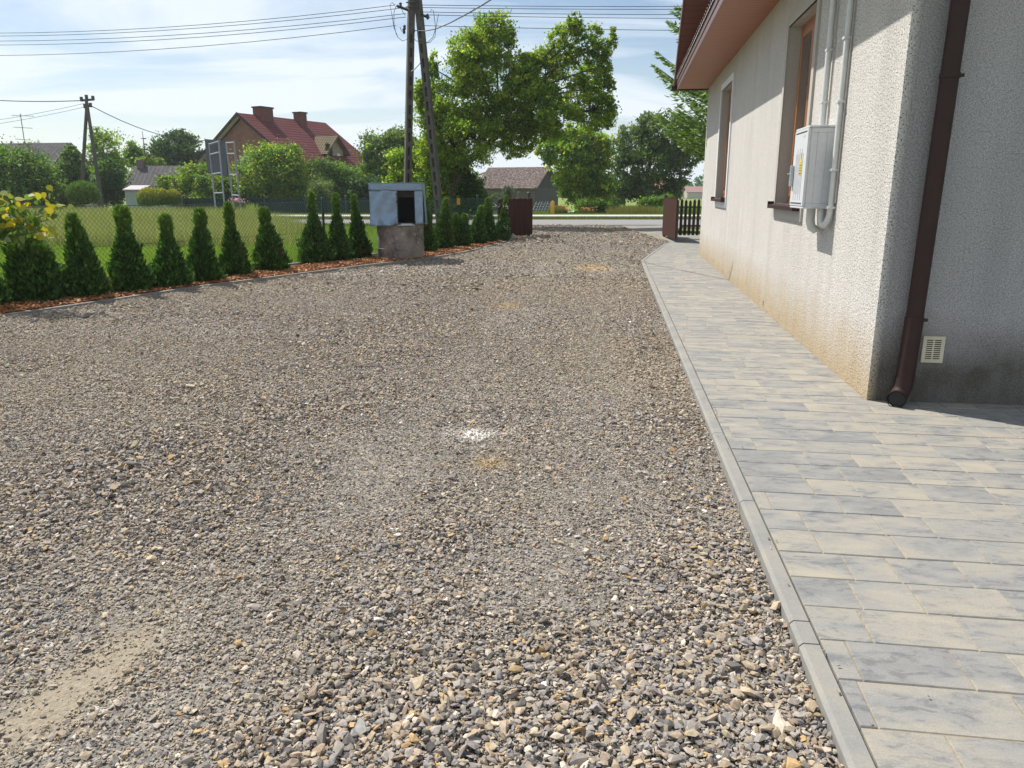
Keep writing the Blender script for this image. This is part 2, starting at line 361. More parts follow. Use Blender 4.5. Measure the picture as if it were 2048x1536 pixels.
IF = np.array([(0,11,5),(0,5,1),(0,1,7),(0,7,10),(0,10,11),(1,5,9),(5,11,4),(11,10,2),(10,7,6),(7,1,8),(3,9,4),(3,4,2),(3,2,6),(3,6,8),(3,8,9),(4,9,5),(2,4,11),(6,2,10),(8,6,7),(9,8,1)])
OCT = np.array([(1,0,0),(0,1,0),(-1,0,0),(0,-1,0),(0,0,1),(0,0,-1)], float); OF = np.array([(0,1,4),(1,2,4),(2,3,4),(3,0,4),(1,0,5),(2,1,5),(3,2,5),(0,3,5)])
def rocks(P, size, T, TF, flat=.42, tilt=.5, jit=.34, colr=None):
    n = len(P); J = T[None]*1.0 + rng.uniform(-jit, jit, (n, len(T), 3))
    sc = np.stack([rng.uniform(.8, 1.25, n), rng.uniform(.55, .95, n), rng.uniform(flat*.55, flat*1.25, n)], 1)*size[:, None]*.5
    J = J*sc[:, None, :]
    a = rng.uniform(0, 2*np.pi, n); b = rng.normal(0, tilt, n); c = rng.normal(0, tilt*.6, n)
    def rot(ax, t):
        m = np.zeros((n, 3, 3)); i, j = [(1, 2), (0, 2), (0, 1)][ax]; m[:, ax, ax] = 1
        m[:, i, i] = np.cos(t); m[:, j, j] = np.cos(t); m[:, i, j] = -np.sin(t); m[:, j, i] = np.sin(t); return m
    Mx = rot(2, a) @ rot(0, b) @ rot(1, c)
    J = np.einsum('nij,nkj->nki', Mx, J) + P[:, None, :]
    idx = (np.arange(n)*len(T))[:, None, None] + TF[None]
    if colr is None:
        colr = PAL[rng.choice(7, n)]*rng.uniform(.72, 1.1, (n, 1))*rng.uniform(.98, 1.02, (n, 3))
    return J.reshape(-1, 3), idx.reshape(-1, 3), np.repeat(colr, len(T), 0)
def scatter(x0, x1, y0, y1, dens):
    n = int((x1-x0)*(y1-y0)*dens); return rng.uniform(x0, x1, n), rng.uniform(y0, y1, n)
def inside(x, y):
    e = np.interp(y, [p[1] for p in EDGE], [p[0] for p in EDGE]) + .03
    k = np.where(y < K3[1], K1[0]+(y-K1[1])*(K3[0]-K1[0])/(K3[1]-K1[1]), np.where(y < 20.5, K3[0]+(y-K3[1])*(K4[0]-K3[0])/(K4[1]-K3[1]), 4.2+(y-20.5)*.25)) - .075
    return (x > e) & (x < k) & (np.abs(x+.04) < (y*.72+.75))
def coarse(x, y):    # 0 fine grit .. 1 coarse stones; wheel tracks run along the drive
    u = x - .125*y
    c = .42 + .16*fbm(x, y, 1.1, 3) + .10*fbm(x, y, 3.1, 5) + .30*np.exp(-((x-.1)**2/.9+(y-1.6)**2/.7)) + .25*np.exp(-((x+.62)**2/.25+(y-1.75)**2/.12))
    c -= .38*np.exp(-((x+1.30)**2/.05+(y-2.05)**2/.35)) + .30*np.exp(-((u+1.15)/.30)**2) + .28*np.exp(-((u+.12)/.24)**2)*(y > 2.4)
    c += .16*np.exp(-((u-.45)/.18)**2)
    return np.clip(c, 0, 1)
def patchmask(x, y):
    def e(px, py, rx, ry): return np.exp(-(((x-px)/rx)**2+((y-py)/ry)**2))
    return np.clip(.95*e(-1.27+.12*(y-2.03)*2, 2.0, .10, .34)*(1+.5*fbm(x, y, 14, 77)), 0, .9)
parts = []
def layer(y0, y1, dens, smin, smax, T, TF, zoff=.25, keep=None, flat=.42):
    x, y = scatter(-8.5 if y1 > 6 else -5.5, 4.2 if y1 > 15 else 2.2, y0, y1, dens)
    m = inside(x, y); x, y = x[m], y[m]; c = coarse(x, y)
    m = rng.uniform(0, 1, len(x)) > patchmask(x, y)*.95
    if keep: m &= keep(c, x, y)
    x, y, c = x[m], y[m], c[m]
    s = (smin+(smax-smin)*c**1.3)*np.exp(rng.normal(0, .32, len(x)))
    z = gz(x, y)+s*zoff*rng.uniform(.2, 1.2, len(x)) + .008*(c > .5)*rng.uniform(0, 1, len(x))
    cl = PAL[rng.choice(len(PAL), len(x), p=PW)]*rng.uniform(.78, 1.22, (len(x), 1))*rng.uniform(.98, 1.02, (len(x), 3))
    w = np.exp(-(((x+.23)/.17)**2+((y-4.36)/.10)**2))*(rng.uniform(0, 1, len(x)) < .75); cl = cl*(1-w[:, None])+np.array([.74, .72, .68])*w[:, None]
    w = (np.exp(-(((x+.12)/.10)**2+((y-3.87)/.10)**2))+.7*np.exp(-(((x-1.5)/.4)**2+((y-14.4)/.8)**2))+.7*np.exp(-(((x+.06)/.2)**2+((y-9.56)/.3)**2)))*.8
    w = np.clip(w, 0, .9); cl = cl*(1-w[:, None])+np.array([.44, .33, .18])*w[:, None]
    w = np.clip(1.3*np.exp(-(((x+1.27-.24*(y-2.0))/.15)**2+((y-2.0)/.42)**2)), 0, .85)[:, None]*rng.uniform(.6, 1, (len(x), 1)); cl = cl*(1-w)+np.array([.37, .315, .235])*w
    w = np.clip(fbm(x, y, .9, 11)*.25+.08, 0, .4)[:, None]; cl = cl*(1-w)+np.array([.40, .34, .25])*w
    parts.append(rocks(np.stack([x, y, z], 1), s, T, TF, flat=flat, colr=cl))
layer(.9, 4.2, 12000, .007, .014, CUBE, CF, .25)                      # fine grit bed
layer(.9, 3.2, 5600, .011, .022, ICO, IF, .45, lambda c, x, y: rng.uniform(0, 1, len(x)) < .25+.9*c, .42)
layer(3.2, 5.5, 3800, .013, .026, CUBE, CF, .4, lambda c, x, y: rng.uniform(0, 1, len(x)) < .25+.9*c)
layer(4.2, 7.5, 5000, .011, .019, CUBE, CF, .35)
layer(5.5, 11, 2000, .016, .028, OCT*.9, OF, .4)
layer(7.5, 13, 1500, .018, .028, OCT*.9, OF, .35)
layer(11, 20, 650, .028, .044, OCT*.9, OF, .35)
layer(20, 31, 330, .04, .06, OCT*.9, OF, .35)
# single larger stones that catch the eye
bx = np.array([(-.55, 1.62), (.32, 1.48), (.62, 1.85), (-.32, 1.80), (.1, 2.1), (.75, 2.6), (-.9, 2.5), (.3, 2.8), (-.1, 3.85), (.0, 3.9), (-1.6, 2.9), (.9, 3.3), (-.45, 2.2), (.5, 1.3), (.15, 1.65)])
s = rng.uniform(.030, .044, len(bx)); parts.append(rocks(np.stack([bx[:, 0], bx[:, 1], gz(bx[:, 0], bx[:, 1])+.018], 1), s, ICO, IF, .6, .4))
xx_, yy_ = scatter(0, 2.0, 1.2, 9, 40); kk_ = K1[0]+(yy_-K1[1])*(K3[0]-K1[0])/(K3[1]-K1[1]); m = (xx_ > kk_-.05) & (xx_-kk_ < rng.exponential(.06, len(xx_))); xx_, yy_ = xx_[m], yy_[m]; parts.append(rocks(np.stack([xx_, yy_, np.full(len(xx_), .008)], 1), rng.uniform(.006, .014, len(xx_)), CUBE, CF))
off = 0; VV = []; FF = []; CC = []
for v, f, c in parts: VV.append(v); FF.append(f+off); CC.append(c); off += len(v)
tag(np_mesh('gravel', np.concatenate(VV), np.concatenate(FF), M['stone'], col=np.concatenate(CC)), 'loose crushed grey and tan gravel covering the driveway', 'gravel', kind='stuff')
del parts, VV, FF, CC

# road, walkway, verge beyond the gate
tag(sheet('road', [(-80, 31.2), (90, 31.2), (90, 36.9), (-80, 36.9)], .004-.02+.02, M['asphalt']), kind='structure')
tag(sheet('road_shoulder', [(-80, 29.6), (90, 29.6), (90, 31.2), (-80, 31.2)], -.06, M['soil']), kind='structure')
mbk = MB()
mbk.box((-80, 38.6, -.06), (90, 38.75, .10)); mbk.box((-80, 38.75, -.06), (90, 42.6, .055)); tag(mbk.build('sidewalk', M['walk']), kind='structure')

# paving with bevelled slabs, clipped to the path outline (house frame)
def to_h(x, y): dx, dy = x-AX, y-AY; return (dx*c8-dy*s8, dx*s8+dy*c8)
h1, h3, h4 = to_h(*K1), to_h(*K3), to_h(*K4)
def clip(poly, a, b):     # keep right side of a->b
    def sd(p): return (b[0]-a[0])*(p[1]-a[1])-(b[1]-a[1])*(p[0]-a[0])
    out = []
    for i in range(len(poly)):
        p, q = poly[i], poly[(i+1) % len(poly)]; sp, sq = sd(p), sd(q)
        if sp <= 0: out.append(p)
        if (sp < 0 < sq) or (sq < 0 < sp): t = sp/(sp-sq); out.append((p[0]+(q[0]-p[0])*t, p[1]+(q[1]-p[1])*t))
    return out
pv = MB(); rp = random.Random(3); y = -5.4; 
while y < 19.4:
    x = -2.6+rp.uniform(0, .3); g = .0019
    while x < (6 if y < -.02 else 2.4 if y > 12 else .12):
        w = rp.choice([.16, .2, .24, .3, .3, .4, .4]); hi = .202
        poly = [(x+g, y+g), (x+w-g, y+g), (x+w-g, y+hi-g), (x+g, y+hi-g)]
        x += w
        xe = .0 if -.0 < y+.1 < 12.1 else 99
        poly = clip(clip(poly, h1, h3), h3, h4)
        if xe == .0: poly = clip(poly, (-.003, 20), (-.003, -20)) if min(p[0] for p in poly or [(9, 9)]) < -.003 else []
        if len(poly) < 3: continue
        ar = abs(sum(poly[i][0]*poly[(i+1) % len(poly)][1]-poly[(i+1) % len(poly)][0]*poly[i][1] for i in range(len(poly))))/2
        if ar < .0015: continue
        cx = sum(p[0] for p in poly)/len(poly); cy = sum(p[1] for p in poly)/len(poly); b = .0026
        dz = rp.uniform(-.0012, .0012); tx, ty = rp.gauss(0, .003), rp.gauss(0, .003)
        inn = [(p[0]+b*(1 if cx > p[0] else -1), p[1]+b*(1 if cy > p[1] else -1)) for p in poly]
        def zt(p): return dz+(p[0]-cx)*tx+(p[1]-cy)*ty
        n = len(poly)
        pv.cc = (rp.random(), rp.random(), rp.random())
        pv.add([(*p, -.05) for p in poly]+[(*p, zt(p)-.0035) for p in poly]+[(*p, zt(p)) for p in inn],
               [(i, (i+1) % n, n+(i+1) % n, n+i) for i in range(n)]+[(n+i, n+(i+1) % n, 2*n+(i+1) % n, 2*n+i) for i in range(n)]+[tuple(range(2*n, 3*n))])
    y += .2027
po = pv.build('paving', M['paver']); po.location = (AX, AY, 0); po.rotation_euler = (0, 0, -YAW); tag(po, kind='structure')
HB = [K1, K3, K4, (4.6, 24.6), (7.5, 24.6), (7.5, 16.5), (9.5, 4.0), (8, -.6), (.62, -.6)]
bb = MB().add([(x, y, -.0042) for x, y in HB], [tuple(range(len(HB)))]).build('paving_bed', M['joint'], fix=False); tag(bb, kind='structure')
# kerb stones (1 m units with chamfered outer edge)
def kerb_run(mb, a, b, seg, w=.06, top=.0015, bot=-.14, ch=.012, gap=.003, cuts=None):
    a = Vector((*a, 0)); b = Vector((*b, 0)); d = (b-a); Ln = d.length; d.normalize(); n = Vector((-d.y, d.x, 0))  # n points left (outer)
    st = cuts or [i*seg for i in range(int(Ln/seg)+1)]+[Ln]
    for s0, s1 in zip(st[:-1], st[1:]):
        if s1-s0 < .03: continue
        prof = [(0, bot), (0, top), (w-ch, top), (w, top-ch), (w, bot)]
        p0 = a+d*(s0+gap); p1 = a+d*(s1-gap)
        vs = [p+n*u+Vector((0, 0, z)) for p in (p0, p1) for u, z in prof]; k = len(prof)
        mb.add(vs, [tuple(range(k)), tuple(range(k, 2*k))[::-1]]+[(i, (i+1) % k, k+(i+1) % k, k+i) for i in range(k)])
kb = MB()
dK = Vector((K3[0]-K1[0], K3[1]-K1[1])).normalized(); off_in = Vector((-dK.y, dK.x))*.010
a = (K1[0]-dK.x*1.9+off_in.x, K1[1]-dK.y*1.9+off_in.y); b = (K3[0]+off_in.x, K3[1]+off_in.y)
cuts = [0, .44, 1.44, 2.42, 2.55]+[2.55+i for i in range(1, 13)]; Ltot = (Vector(b)-Vector(a)).length; cuts = [q for q in cuts if q < Ltot]+[Ltot]
kerb_run(kb, a, b, 1, cuts=cuts); d2 = Vector((K4[0]-K3[0], K4[1]-K3[1])).normalized(); o2 = Vector((-d2.y, d2.x))*.010
kerb_run(kb, (K3[0]+o2.x, K3[1]+o2.y), (K4[0]+o2.x, K4[1]+o2.y), 1)
tag(kb.build('kerb', M['kerb']), kind='structure')
eb = MB()
for p, q in zip(EDGE[:-1], EDGE[1:]): kerb_run(eb, p, q, 1.0, w=.06, top=.008, ch=.006)
tag(eb.build('bed_edging', M['kerb']), kind='structure')
# planting bed soil and bark mulch
def bed_off(Y, d):
    i = np.interp(Y, [p[1] for p in EDGE], [p[0] for p in EDGE]); return i-d
bedv = []; yy = np.linspace(3.4, 23.8, 60)
for Y in yy:
    for d in (.03, .3, .7, 1.1): bedv.append((bed_off(Y, d*1.15), Y, -.012-.02*(d > 1)))
tag(np_mesh('planting_bed', bedv, [(j*4+i, (j+1)*4+i, (j+1)*4+i+1, j*4+i+1) for j in range(59) for i in range(3)], M['soil']), kind='structure')
yb = rng.uniform(5.5, 23.8, 30000); db = rng.uniform(.08, 1.1, 30000); xb = bed_off(yb, db)
m = np.hypot(xb+2.3, yb-16.05) > .5; xb, yb = xb[m], yb[m]
zb = rng.uniform(-.004, .03, len(xb)); mc = np.array([(.40, .16, .06), (.30, .11, .045), (.22, .085, .04), (.50, .24, .10), (.56, .38, .22)])[rng.integers(0, 5, len(xb))]*rng.uniform(.6, 1.15, (len(xb), 1))
v, f, c = rocks(np.stack([xb, yb, zb], 1), rng.uniform(.025, .06, len(xb)), CUBE, CF, .3, .4, colr=mc)
tag(np_mesh('bark_mulch', v, f, M['stone'], col=c), 'orange brown bark mulch between edging and fence', 'mulch', kind='stuff')

# ------------------------------------------------------------------ house (local frame: x into the house, y along the left wall)
HS = empty('house', (AX, AY, 0), -YAW, 'large roughcast plaster house with brown eaves on the right', 'house')
LEN = 12.12; ZE = 3.41; WD = 9.5
wins = [(2.47, 3.70, 1.21, 2.98), (8.08, 9.50, 1.21, 3.03)]
def wall_quads(mb, rects, u0, u1, z0, z1, fn):
    us = sorted({u0, u1}|{r[0] for r in rects}|{r[1] for r in rects}); zs = sorted({z0, z1}|{r[2] for r in rects}|{r[3] for r in rects})
    for ua, ub in zip(us[:-1], us[1:]):
        for za, zb in zip(zs[:-1], zs[1:]):
            if any(r[0] <= ua and ub <= r[1] and r[2] <= za and zb <= r[3] for r in rects): continue
            mb.quad(fn(ua, za), fn(ub, za), fn(ub, zb), fn(ua, zb))
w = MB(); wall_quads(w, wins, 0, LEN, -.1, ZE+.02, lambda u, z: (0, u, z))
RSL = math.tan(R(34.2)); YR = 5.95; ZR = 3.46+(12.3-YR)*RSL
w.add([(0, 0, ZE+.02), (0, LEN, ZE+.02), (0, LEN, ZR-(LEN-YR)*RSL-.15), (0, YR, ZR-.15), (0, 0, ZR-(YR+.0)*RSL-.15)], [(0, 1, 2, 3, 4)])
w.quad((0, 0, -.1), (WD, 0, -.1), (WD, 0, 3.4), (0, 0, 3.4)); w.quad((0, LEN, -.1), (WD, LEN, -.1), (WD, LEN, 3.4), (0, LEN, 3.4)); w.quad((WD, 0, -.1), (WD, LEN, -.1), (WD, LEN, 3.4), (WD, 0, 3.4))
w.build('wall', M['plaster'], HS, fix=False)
for wi, (u0, u1, z0, z1) in enumerate(wins):
    T = .095; pm = M['trim'] if wi == 0 else M['trim_white']
    tb = MB(); t0 = -.022
    tb.box((t0, u0-T, z0-.02), (.0, u0, z1)); tb.box((t0, u1, z0-.02), (.0, u1+T, z1)); tb.box((t0, u0-T, z1), (.0, u1+T, z1+T*1.15)); tb.box((t0, u0-T, z0-.15), (.0, u1+T, z0-.02))
    D = .17
    wo = tb.build('window_surround', pm, HS, bevel=.002)
    rv = MB(); rv.quad((-.021, u0, z0), (D, u0, z0), (D, u0, z1), (-.021, u0, z1)); rv.quad((-.021, u1, z0), (D, u1, z0), (D, u1, z1), (-.021, u1, z1)); rv.quad((-.021, u0, z1), (D, u0, z1), (D, u1, z1), (-.021, u1, z1))
    rv.build('reveal', M['trim'], wo, fix=False)
    fr = MB(); fw = .065; x0, x1 = D-.06, D+.02
    def ring(mb, a, b, c, d, wd, xa, xb):
        mb.box((xa, a, c), (xb, a+wd, d)); mb.box((xa, b-wd, c), (xb, b, d)); mb.box((xa, a+wd, c), (xb, b-wd, c+wd)); mb.box((xa, a+wd, d-wd), (xb, b-wd, d))
    ring(fr, u0+.001, u1-.001, z0, z1-.001, fw, x0, x1)
    wn = fr.build('window', M['wood'], HS, bevel=.004); um = (u0+u1)/2
    sb = MB()
    for a, b in ((u0+fw, um), (um, u1-fw)):
        ring(sb, a+.004, b-.004, z0+fw+.004, z1-fw-.004, .06, x0-.010, x1-.02)
    sb.build('sash', M['wood'], wn, bevel=.006)
    gb = MB()
    for a, b in ((u0+fw, um), (um, u1-fw)): gb.box((x0-.004, a+.062, z0+fw+.062), (x0+.004, b-.062, z1-fw-.062))
    gm = NT('window_glass'); gm.fin((.9, .95, .95), .02); gm.b.inputs['Transmission Weight'].default_value = 1; gm.b.inputs['IOR'].default_value = 1.45
    gb.build('pane', gm.m, wn)
    cb = MB(); n = 70
    for i in range(n):
        ya = u0+.05+(u1-u0-.1)*i/n; yb_ = u0+.05+(u1-u0-.1)*(i+1)/n
        f = lambda q: x1+.02+.018*math.sin(q*55)+.012*math.sin(q*23)
        cb.quad((f(ya), ya, z0+.02), (f(yb_), yb_, z0+.02), (f(yb_), yb_, z1-.05), (f(ya), ya, z1-.05))
    cb.build('curtain', M['curtain'], wn, fix=False)
    rm = MB(); rm.box((x1+.5, u0-.3, z0-.3), (x1+.55, u1+.3, z1+.3)); rm.build('room_shade', simple('room_dark', (.08, .07, .06), bump=0), wn)  # dark sheet stands in for the unlit room behind the curtain
    sl_ = MB(); sl_.add([(-.085, u0-.03, z0-.012), (-.085, u1+.03, z0-.012), (x0, u1+.03, z0+.012), (x0, u0-.03, z0+.012), (-.085, u0-.03, z0-.050), (-.085, u1+.03, z0-.050), (-.075, u0-.03, z0-.020), (-.075, u1+.03, z0-.020)],
        [(0, 1, 2, 3), (0, 4, 5, 1), (4, 6, 7, 5)])
    for q in (u0-.034, u1+.026): sl_.box((-.09, q, z0-.052), (-.0225, q+.008, z0+.022))
    sl_.build('window_sill', M['dark_brown'], HS, bevel=.002)
# skirt roof along the gable wall
XO = -.635; Y0, Y1 = -.35, 12.27
sf = MB(); sf.box((XO+.02, Y0, ZE-.012+0), (-.002, Y1, ZE+.008)); sf.build('soffit', M['soffit'], HS)
fs = MB(); fs.box((XO-.0, Y0, ZE-.03), (XO+.02, Y1, ZE+.055)); fs.box((XO-.012, Y0, ZE+.067), (XO+.008, Y1, ZE+.15)); fs.build('fascia', M['fascia'], HS, bevel=.002)
gr_ = MB(); gr_.box((XO+.003, Y0+.002, ZE+.05), (XO+.019, Y1-.002, ZE+.069)); gr_.build('groove_shade', M['black'], HS)  # black strip drawn as the shade in the groove between the boards
mb = MB(); mb.box((XO-.013, Y1, ZE-.03), (0, Y1+.02, ZE+.15)); mb.build('end_board', M['dark_brown'], HS)
sk = MB(); nn = 260
for i in range(nn):
    ya, yb_ = Y0+(Y1-Y0)*i/nn, Y0+(Y1-Y0)*(i+1)/nn; f = lambda q: .018*math.cos(q*2*math.pi/.185)
    for x0_, x1_, za, zb in ((XO-.05, -.0, ZE+.178, ZE+.178+.42),):
        sk.quad((x0_, ya, za+f(ya)), (x0_, yb_, za+f(yb_)), (x1_, yb_, zb+f(yb_)), (x1_, ya, zb+f(ya)))
sk.build('skirt_roof', M['tile'], HS, smooth=True, fix=False)
cf = MB(); q = Y0+.05; top = []
while q < Y1-.19: top += [(q, .150), (q+.0925, .196)]; q += .185
nT = len(top); cf.add([(XO-.032, y_, ZE+.148) for y_, z_ in top]+[(XO-.032, y_, ZE+z_) for y_, z_ in top], [(i, i+1, nT+i+1, nT+i) for i in range(nT-1)])
cf.build('wave_edge_light', simple('edge_light_white', (.85, .84, .8), bump=0), HS, fix=False)  # white zigzag: tile edge ends painted bright like daylight through the wave gaps
# main gable roof: verge overhangs past the skirt
XV = -.685
rf = MB()
for ya, yb_ in ((-.6, YR), (12.32, YR)):
    za, zb = ZR-abs(YR-ya)*RSL, ZR
    rf.add([(XV, ya, za+.13), (WD+.6, ya, za+.13), (WD+.6, yb_, zb+.13), (XV, yb_, zb+.13), (XV, ya, za+.03), (WD+.6, ya, za+.03), (WD+.6, yb_, zb+.03), (XV, yb_, zb+.03)],
           [(0, 1, 2, 3), (4, 7, 6, 5), (0, 4, 5, 1), (3, 2, 6, 7), (0, 3, 7, 4), (1, 5, 6, 2)])
rf.build('roof', M['tile'], HS)
vs_ = MB()
for ya, yb_ in ((-.58, YR-.001), (12.30, YR+.001)):
    za, zb = ZR-abs(YR-ya)*RSL, ZR
    vs_.add([(XV+.025, ya, za+.026), (0, ya, za+.026), (0, yb_, zb+.026), (XV+.025, yb_, zb+.026), (XV+.025, ya, za+.006), (0, ya, za+.006), (0, yb_, zb+.006), (XV+.025, yb_, zb+.006)],
           [(0, 1, 2, 3), (4, 7, 6, 5), (0, 4, 5, 1), (3, 2, 6, 7), (0, 3, 7, 4), (1, 5, 6, 2)])
vs_.build('verge_soffit', M['soffit_dark'], HS)
vb = MB()
for ya, yb_ in ((-.6, YR), (12.32, YR)):
    za, zb = ZR-abs(YR-ya)*RSL, ZR
    vb.add([(XV-.022, ya, za-.01), (XV-.002, ya, za-.01), (XV-.002, yb_, zb-.01), (XV-.022, yb_, zb-.01), (XV-.022, ya, za+.16), (XV-.002, ya, za+.16), (XV-.002, yb_, zb+.16), (XV-.022, yb_, zb+.16)],
           [(0, 3, 2, 1), (4, 5, 6, 7), (0, 1, 5, 4), (3, 7, 6, 2), (0, 4, 7, 3), (1, 2, 6, 5)])
vb.build('verge_board', M['fascia'], HS)
gt = MB(); gt.tube([(XV-.06, 12.36, 3.44), (WD+.6, 12.36, 3.44)], .062, 12); gt.build('gutter', M['dark_brown'], HS)
gt = MB(); gt.tube([(XV-.06, -.68, 3.40), (WD+.6, -.68, 3.40)], .062, 12); gt.build('gutter', M['dark_brown'], HS)
# eaves underside on the front
ef = MB(); ef.box((.0, -.6, 3.40), (WD, -.002, 3.42)); ef.build('soffit', M['soffit'], HS)
# downspout
DS = empty('downspout', (0, 0, 0)); DS.parent = HS
dp = MB(); dp.tube([(.262, -.075, 3.40), (.235, -.075, 2.42), (.207, -.075, .545)], .051, 20); dp.tube([(.207, -.075, .56), (.196, -.075, .175)], .055, 20)
el = [(.194, -.075, .18), (.190, -.077, .125), (.178, -.082, .088), (.163, -.102, .066), (.147, -.128, .056), (.134, -.152, .051)]
dp.tube(el, [.057, .057, .056, .055, .055, .055], 20, cap=False); dp.tube([(.137, -.147, .0515), (.130, -.160, .050)], [.060, .060], 20, cap=False)
d_ = dp.build('pipe', M['dark_brown'], DS, smooth=True)
mb = MB(); mb.tube([(.140, -.141, .053), (.1395, -.142, .053)], .052, 16); mb.build('mouth_shade', M['black'], DS)  # black disc painted for the shade inside the pipe end
for z in (.555, 2.0, 3.1):
    mb = MB(); xx = .207+(z-.545)*.0148; mb.tube([(xx, -.075, z-.014), (xx, -.075, z+.014)], .0565, 20); mb.box((xx-.0, -.045, z-.008), (xx+.01, -.001, z+.008)); mb.box((xx+.054, -.09, z-.01), (xx+.075, -.082, z+.01)); mb.build('bracket', M['dark_brown'], DS, smooth=True)
# vent grille
vg = MB(); X0, X1, Z0, Z1 = .300, .432, .268, .440
cols = [(X0+.022, X0+.060), (X0+.070, X0+.110)]; zs = [Z0+.024+i*.0132 for i in range(10)]; slots = [(a, b, z, z+.0065) for a, b in cols for z in zs]
wall_quads(vg, slots, X0, X1, Z0, Z1, lambda u, z: (u, -.014, z))
vg.quad((X0, -.014, Z0), (X1, -.014, Z0), (X1, -.001, Z0), (X0, -.001, Z0)); vg.quad((X0, -.014, Z1), (X1, -.014, Z1), (X1, -.001, Z1), (X0, -.001, Z1)); vg.quad((X0, -.014, Z0), (X0, -.014, Z1), (X0, -.001, Z1), (X0, -.001, Z0)); vg.quad((X1, -.014, Z0), (X1, -.014, Z1), (X1, -.001, Z1), (X1, -.001, Z0))
vo_ = vg.build('vent_grille', simple('vent_plastic', (.62, .58, .44), bump=0), HS, fix=False)
mb = MB(); mb.box((X0+.006, -.0035, Z0+.006), (X1-.006, -.0022, Z1-.006)); mb.build('vent_shade', M['black'], vo_)  # black sheet stands for the shade behind the slots
cr_ = MB(); rr = random.Random(2); pts = [(8.45+(8.62-8.45)*q+rr.uniform(-.012, .012), 1.02-.98*q) for q in [i/16 for i in range(17)]]; cr_.add([(-.0015, y_-.0028, z_) for y_, z_ in pts]+[(-.0015, y_+.0028, z_) for y_, z_ in pts], [(i, i+1, 18+i, 17+i) for i in range(16)]); cr_.build('plaster_crack', simple('crack', (.16, .12, .09), bump=0), HS, fix=False)
# small broken spots low on the left wall
for (y_, z_, sz) in ((4.02, .075, .045), (7.9, .05, .035)):
    mb = MB(); k = 9; rr = random.Random(int(y_*10)); mb.add([(-.002, y_+sz*.5*math.cos(i*6.283/k)*rr.uniform(.6, 1.1), z_+sz*math.sin(i*6.283/k)*rr.uniform(.6, 1.1)) for i in range(k)], [tuple(range(k))]); mb.build('plaster_chip', simple('chip', (.09, .055, .03)), HS, fix=False)

# meter cabinet on the wall
MC = empty('meter_cabinet', house_pt(-.0, 1.6, 1.21), -YAW, 'grey white electric meter cabinet with yellow sticker mounted beside the window', 'meter cabinet')
def L_(x, y, z): return (x, y-1.6, z-1.21)
ya, yb_, za, zb, xd = 1.375, 1.86, 1.21, 1.835, -.225
b = MB(); b.box(L_(xd+.018, ya+.004, za+.004), L_(-.002, yb_-.004, zb-.012)); b.build('cabinet_body', M['box_grey'], MC, bevel=.006)
b = MB(); b.box(L_(xd, ya-.004, zb-.012), L_(-.001, yb_+.004, zb+.006)); b.build('rim', M['box_grey'], MC, bevel=.005); b = MB(); b.box(L_(xd, ya-.004, za-.006), L_(-.003, yb_+.004, za+.012)); b.build('rim', M['box_grey'], MC, bevel=.005)
b = MB(); b.box(L_(xd-.004, ya+.0, za+.014), L_(xd+.017, yb_, zb-.014)); dr = b.build('door', M['box_grey'], MC, bevel=.004)
b = MB()
for k in range(7):
    yy_ = ya+.11+k*.042; b.box(L_(xd-.0055, yy_, za+.06+.05*(k % 2)), L_(xd-.0042, yy_+.0028, zb-.20+.04*(k % 2)))
b.box(L_(xd-.0055, ya+.04, zb-.04), L_(xd-.0042, yb_-.04, zb-.03)); b.box(L_(xd-.0055, ya+.04, za+.03), L_(xd-.0042, yb_-.04, za+.04)); b.build('louvre', M['dark_steel'], dr)
b = MB(); b.box(L_(xd-.030, yb_-.075, za+.17), L_(xd-.006, yb_-.02, za+.34)); b.tube([L_(xd-.02, yb_-.03, za+.27), L_(xd-.05, yb_-.03, za+.27)], .007, 8); b.build('handle', M['galv'], dr, bevel=.008)
b = MB(); b.add([L_(xd-.0062, ya+.135, za+.355), L_(xd-.0062, ya+.215, za+.355), L_(xd-.0062, ya+.175, za+.445)], [(0, 1, 2)]); b.build('warning_sticker', M['yellow'], dr, fix=False); b = MB(); b.quad(L_(xd-.0062, ya+.135, za+.26), L_(xd-.0062, ya+.215, za+.26), L_(xd-.0062, ya+.215, za+.35), L_(xd-.0062, ya+.135, za+.35))
stk = b.build('warning_sticker', M['yellow'], dr, fix=False); b = MB(); b.quad(L_(xd-.0062, ya+.10, zb-.075), L_(xd-.0062, ya+.16, zb-.075), L_(xd-.0062, ya+.16, zb-.055), L_(xd-.0062, ya+.10, zb-.055))
b.build('name_plate', M['cream'], dr, fix=False)
b = MB()
for k in range(4): b.box(L_(xd-.0072, ya+.145, za+.268+k*.021), L_(xd-.0066, ya+.205, za+.275+k*.021))
b.build('sticker_marks', M['black'], stk, fix=False); b = MB(); b.add([L_(xd-.0070, ya+.168, za+.375), L_(xd-.0070, ya+.184, za+.395), L_(xd-.0070, ya+.172, za+.395), L_(xd-.0070, ya+.182, za+.425)], [(0, 1, 2), (1, 2, 3)]); b.build('sticker_marks', M['black'], stk, fix=False)
b = MB()
for q in (ya+.0,): 
    for xx in (-.155, -.085): b.box(L_(xx, ya+.0025, za+.03), L_(xx+.0025, ya+.0045, zb-.04))
    b.box(L_(-.20, ya+.0023, zb-.05), L_(-.03, ya+.0045, zb-.0475)); b.box(L_(-.20, ya+.0023, za+.035), L_(-.03, ya+.0045, za+.0375)); b.box(L_(-.15, ya-.0055, zb-.008), L_(-.07, ya-.0038, zb-.003)); b.box(L_(-.16, ya-.0055, za-.002), L_(-.09, ya-.0038, za+.004))
b.build('side_seam', simple('seam_grey', (.42, .43, .44), bump=0), MC)
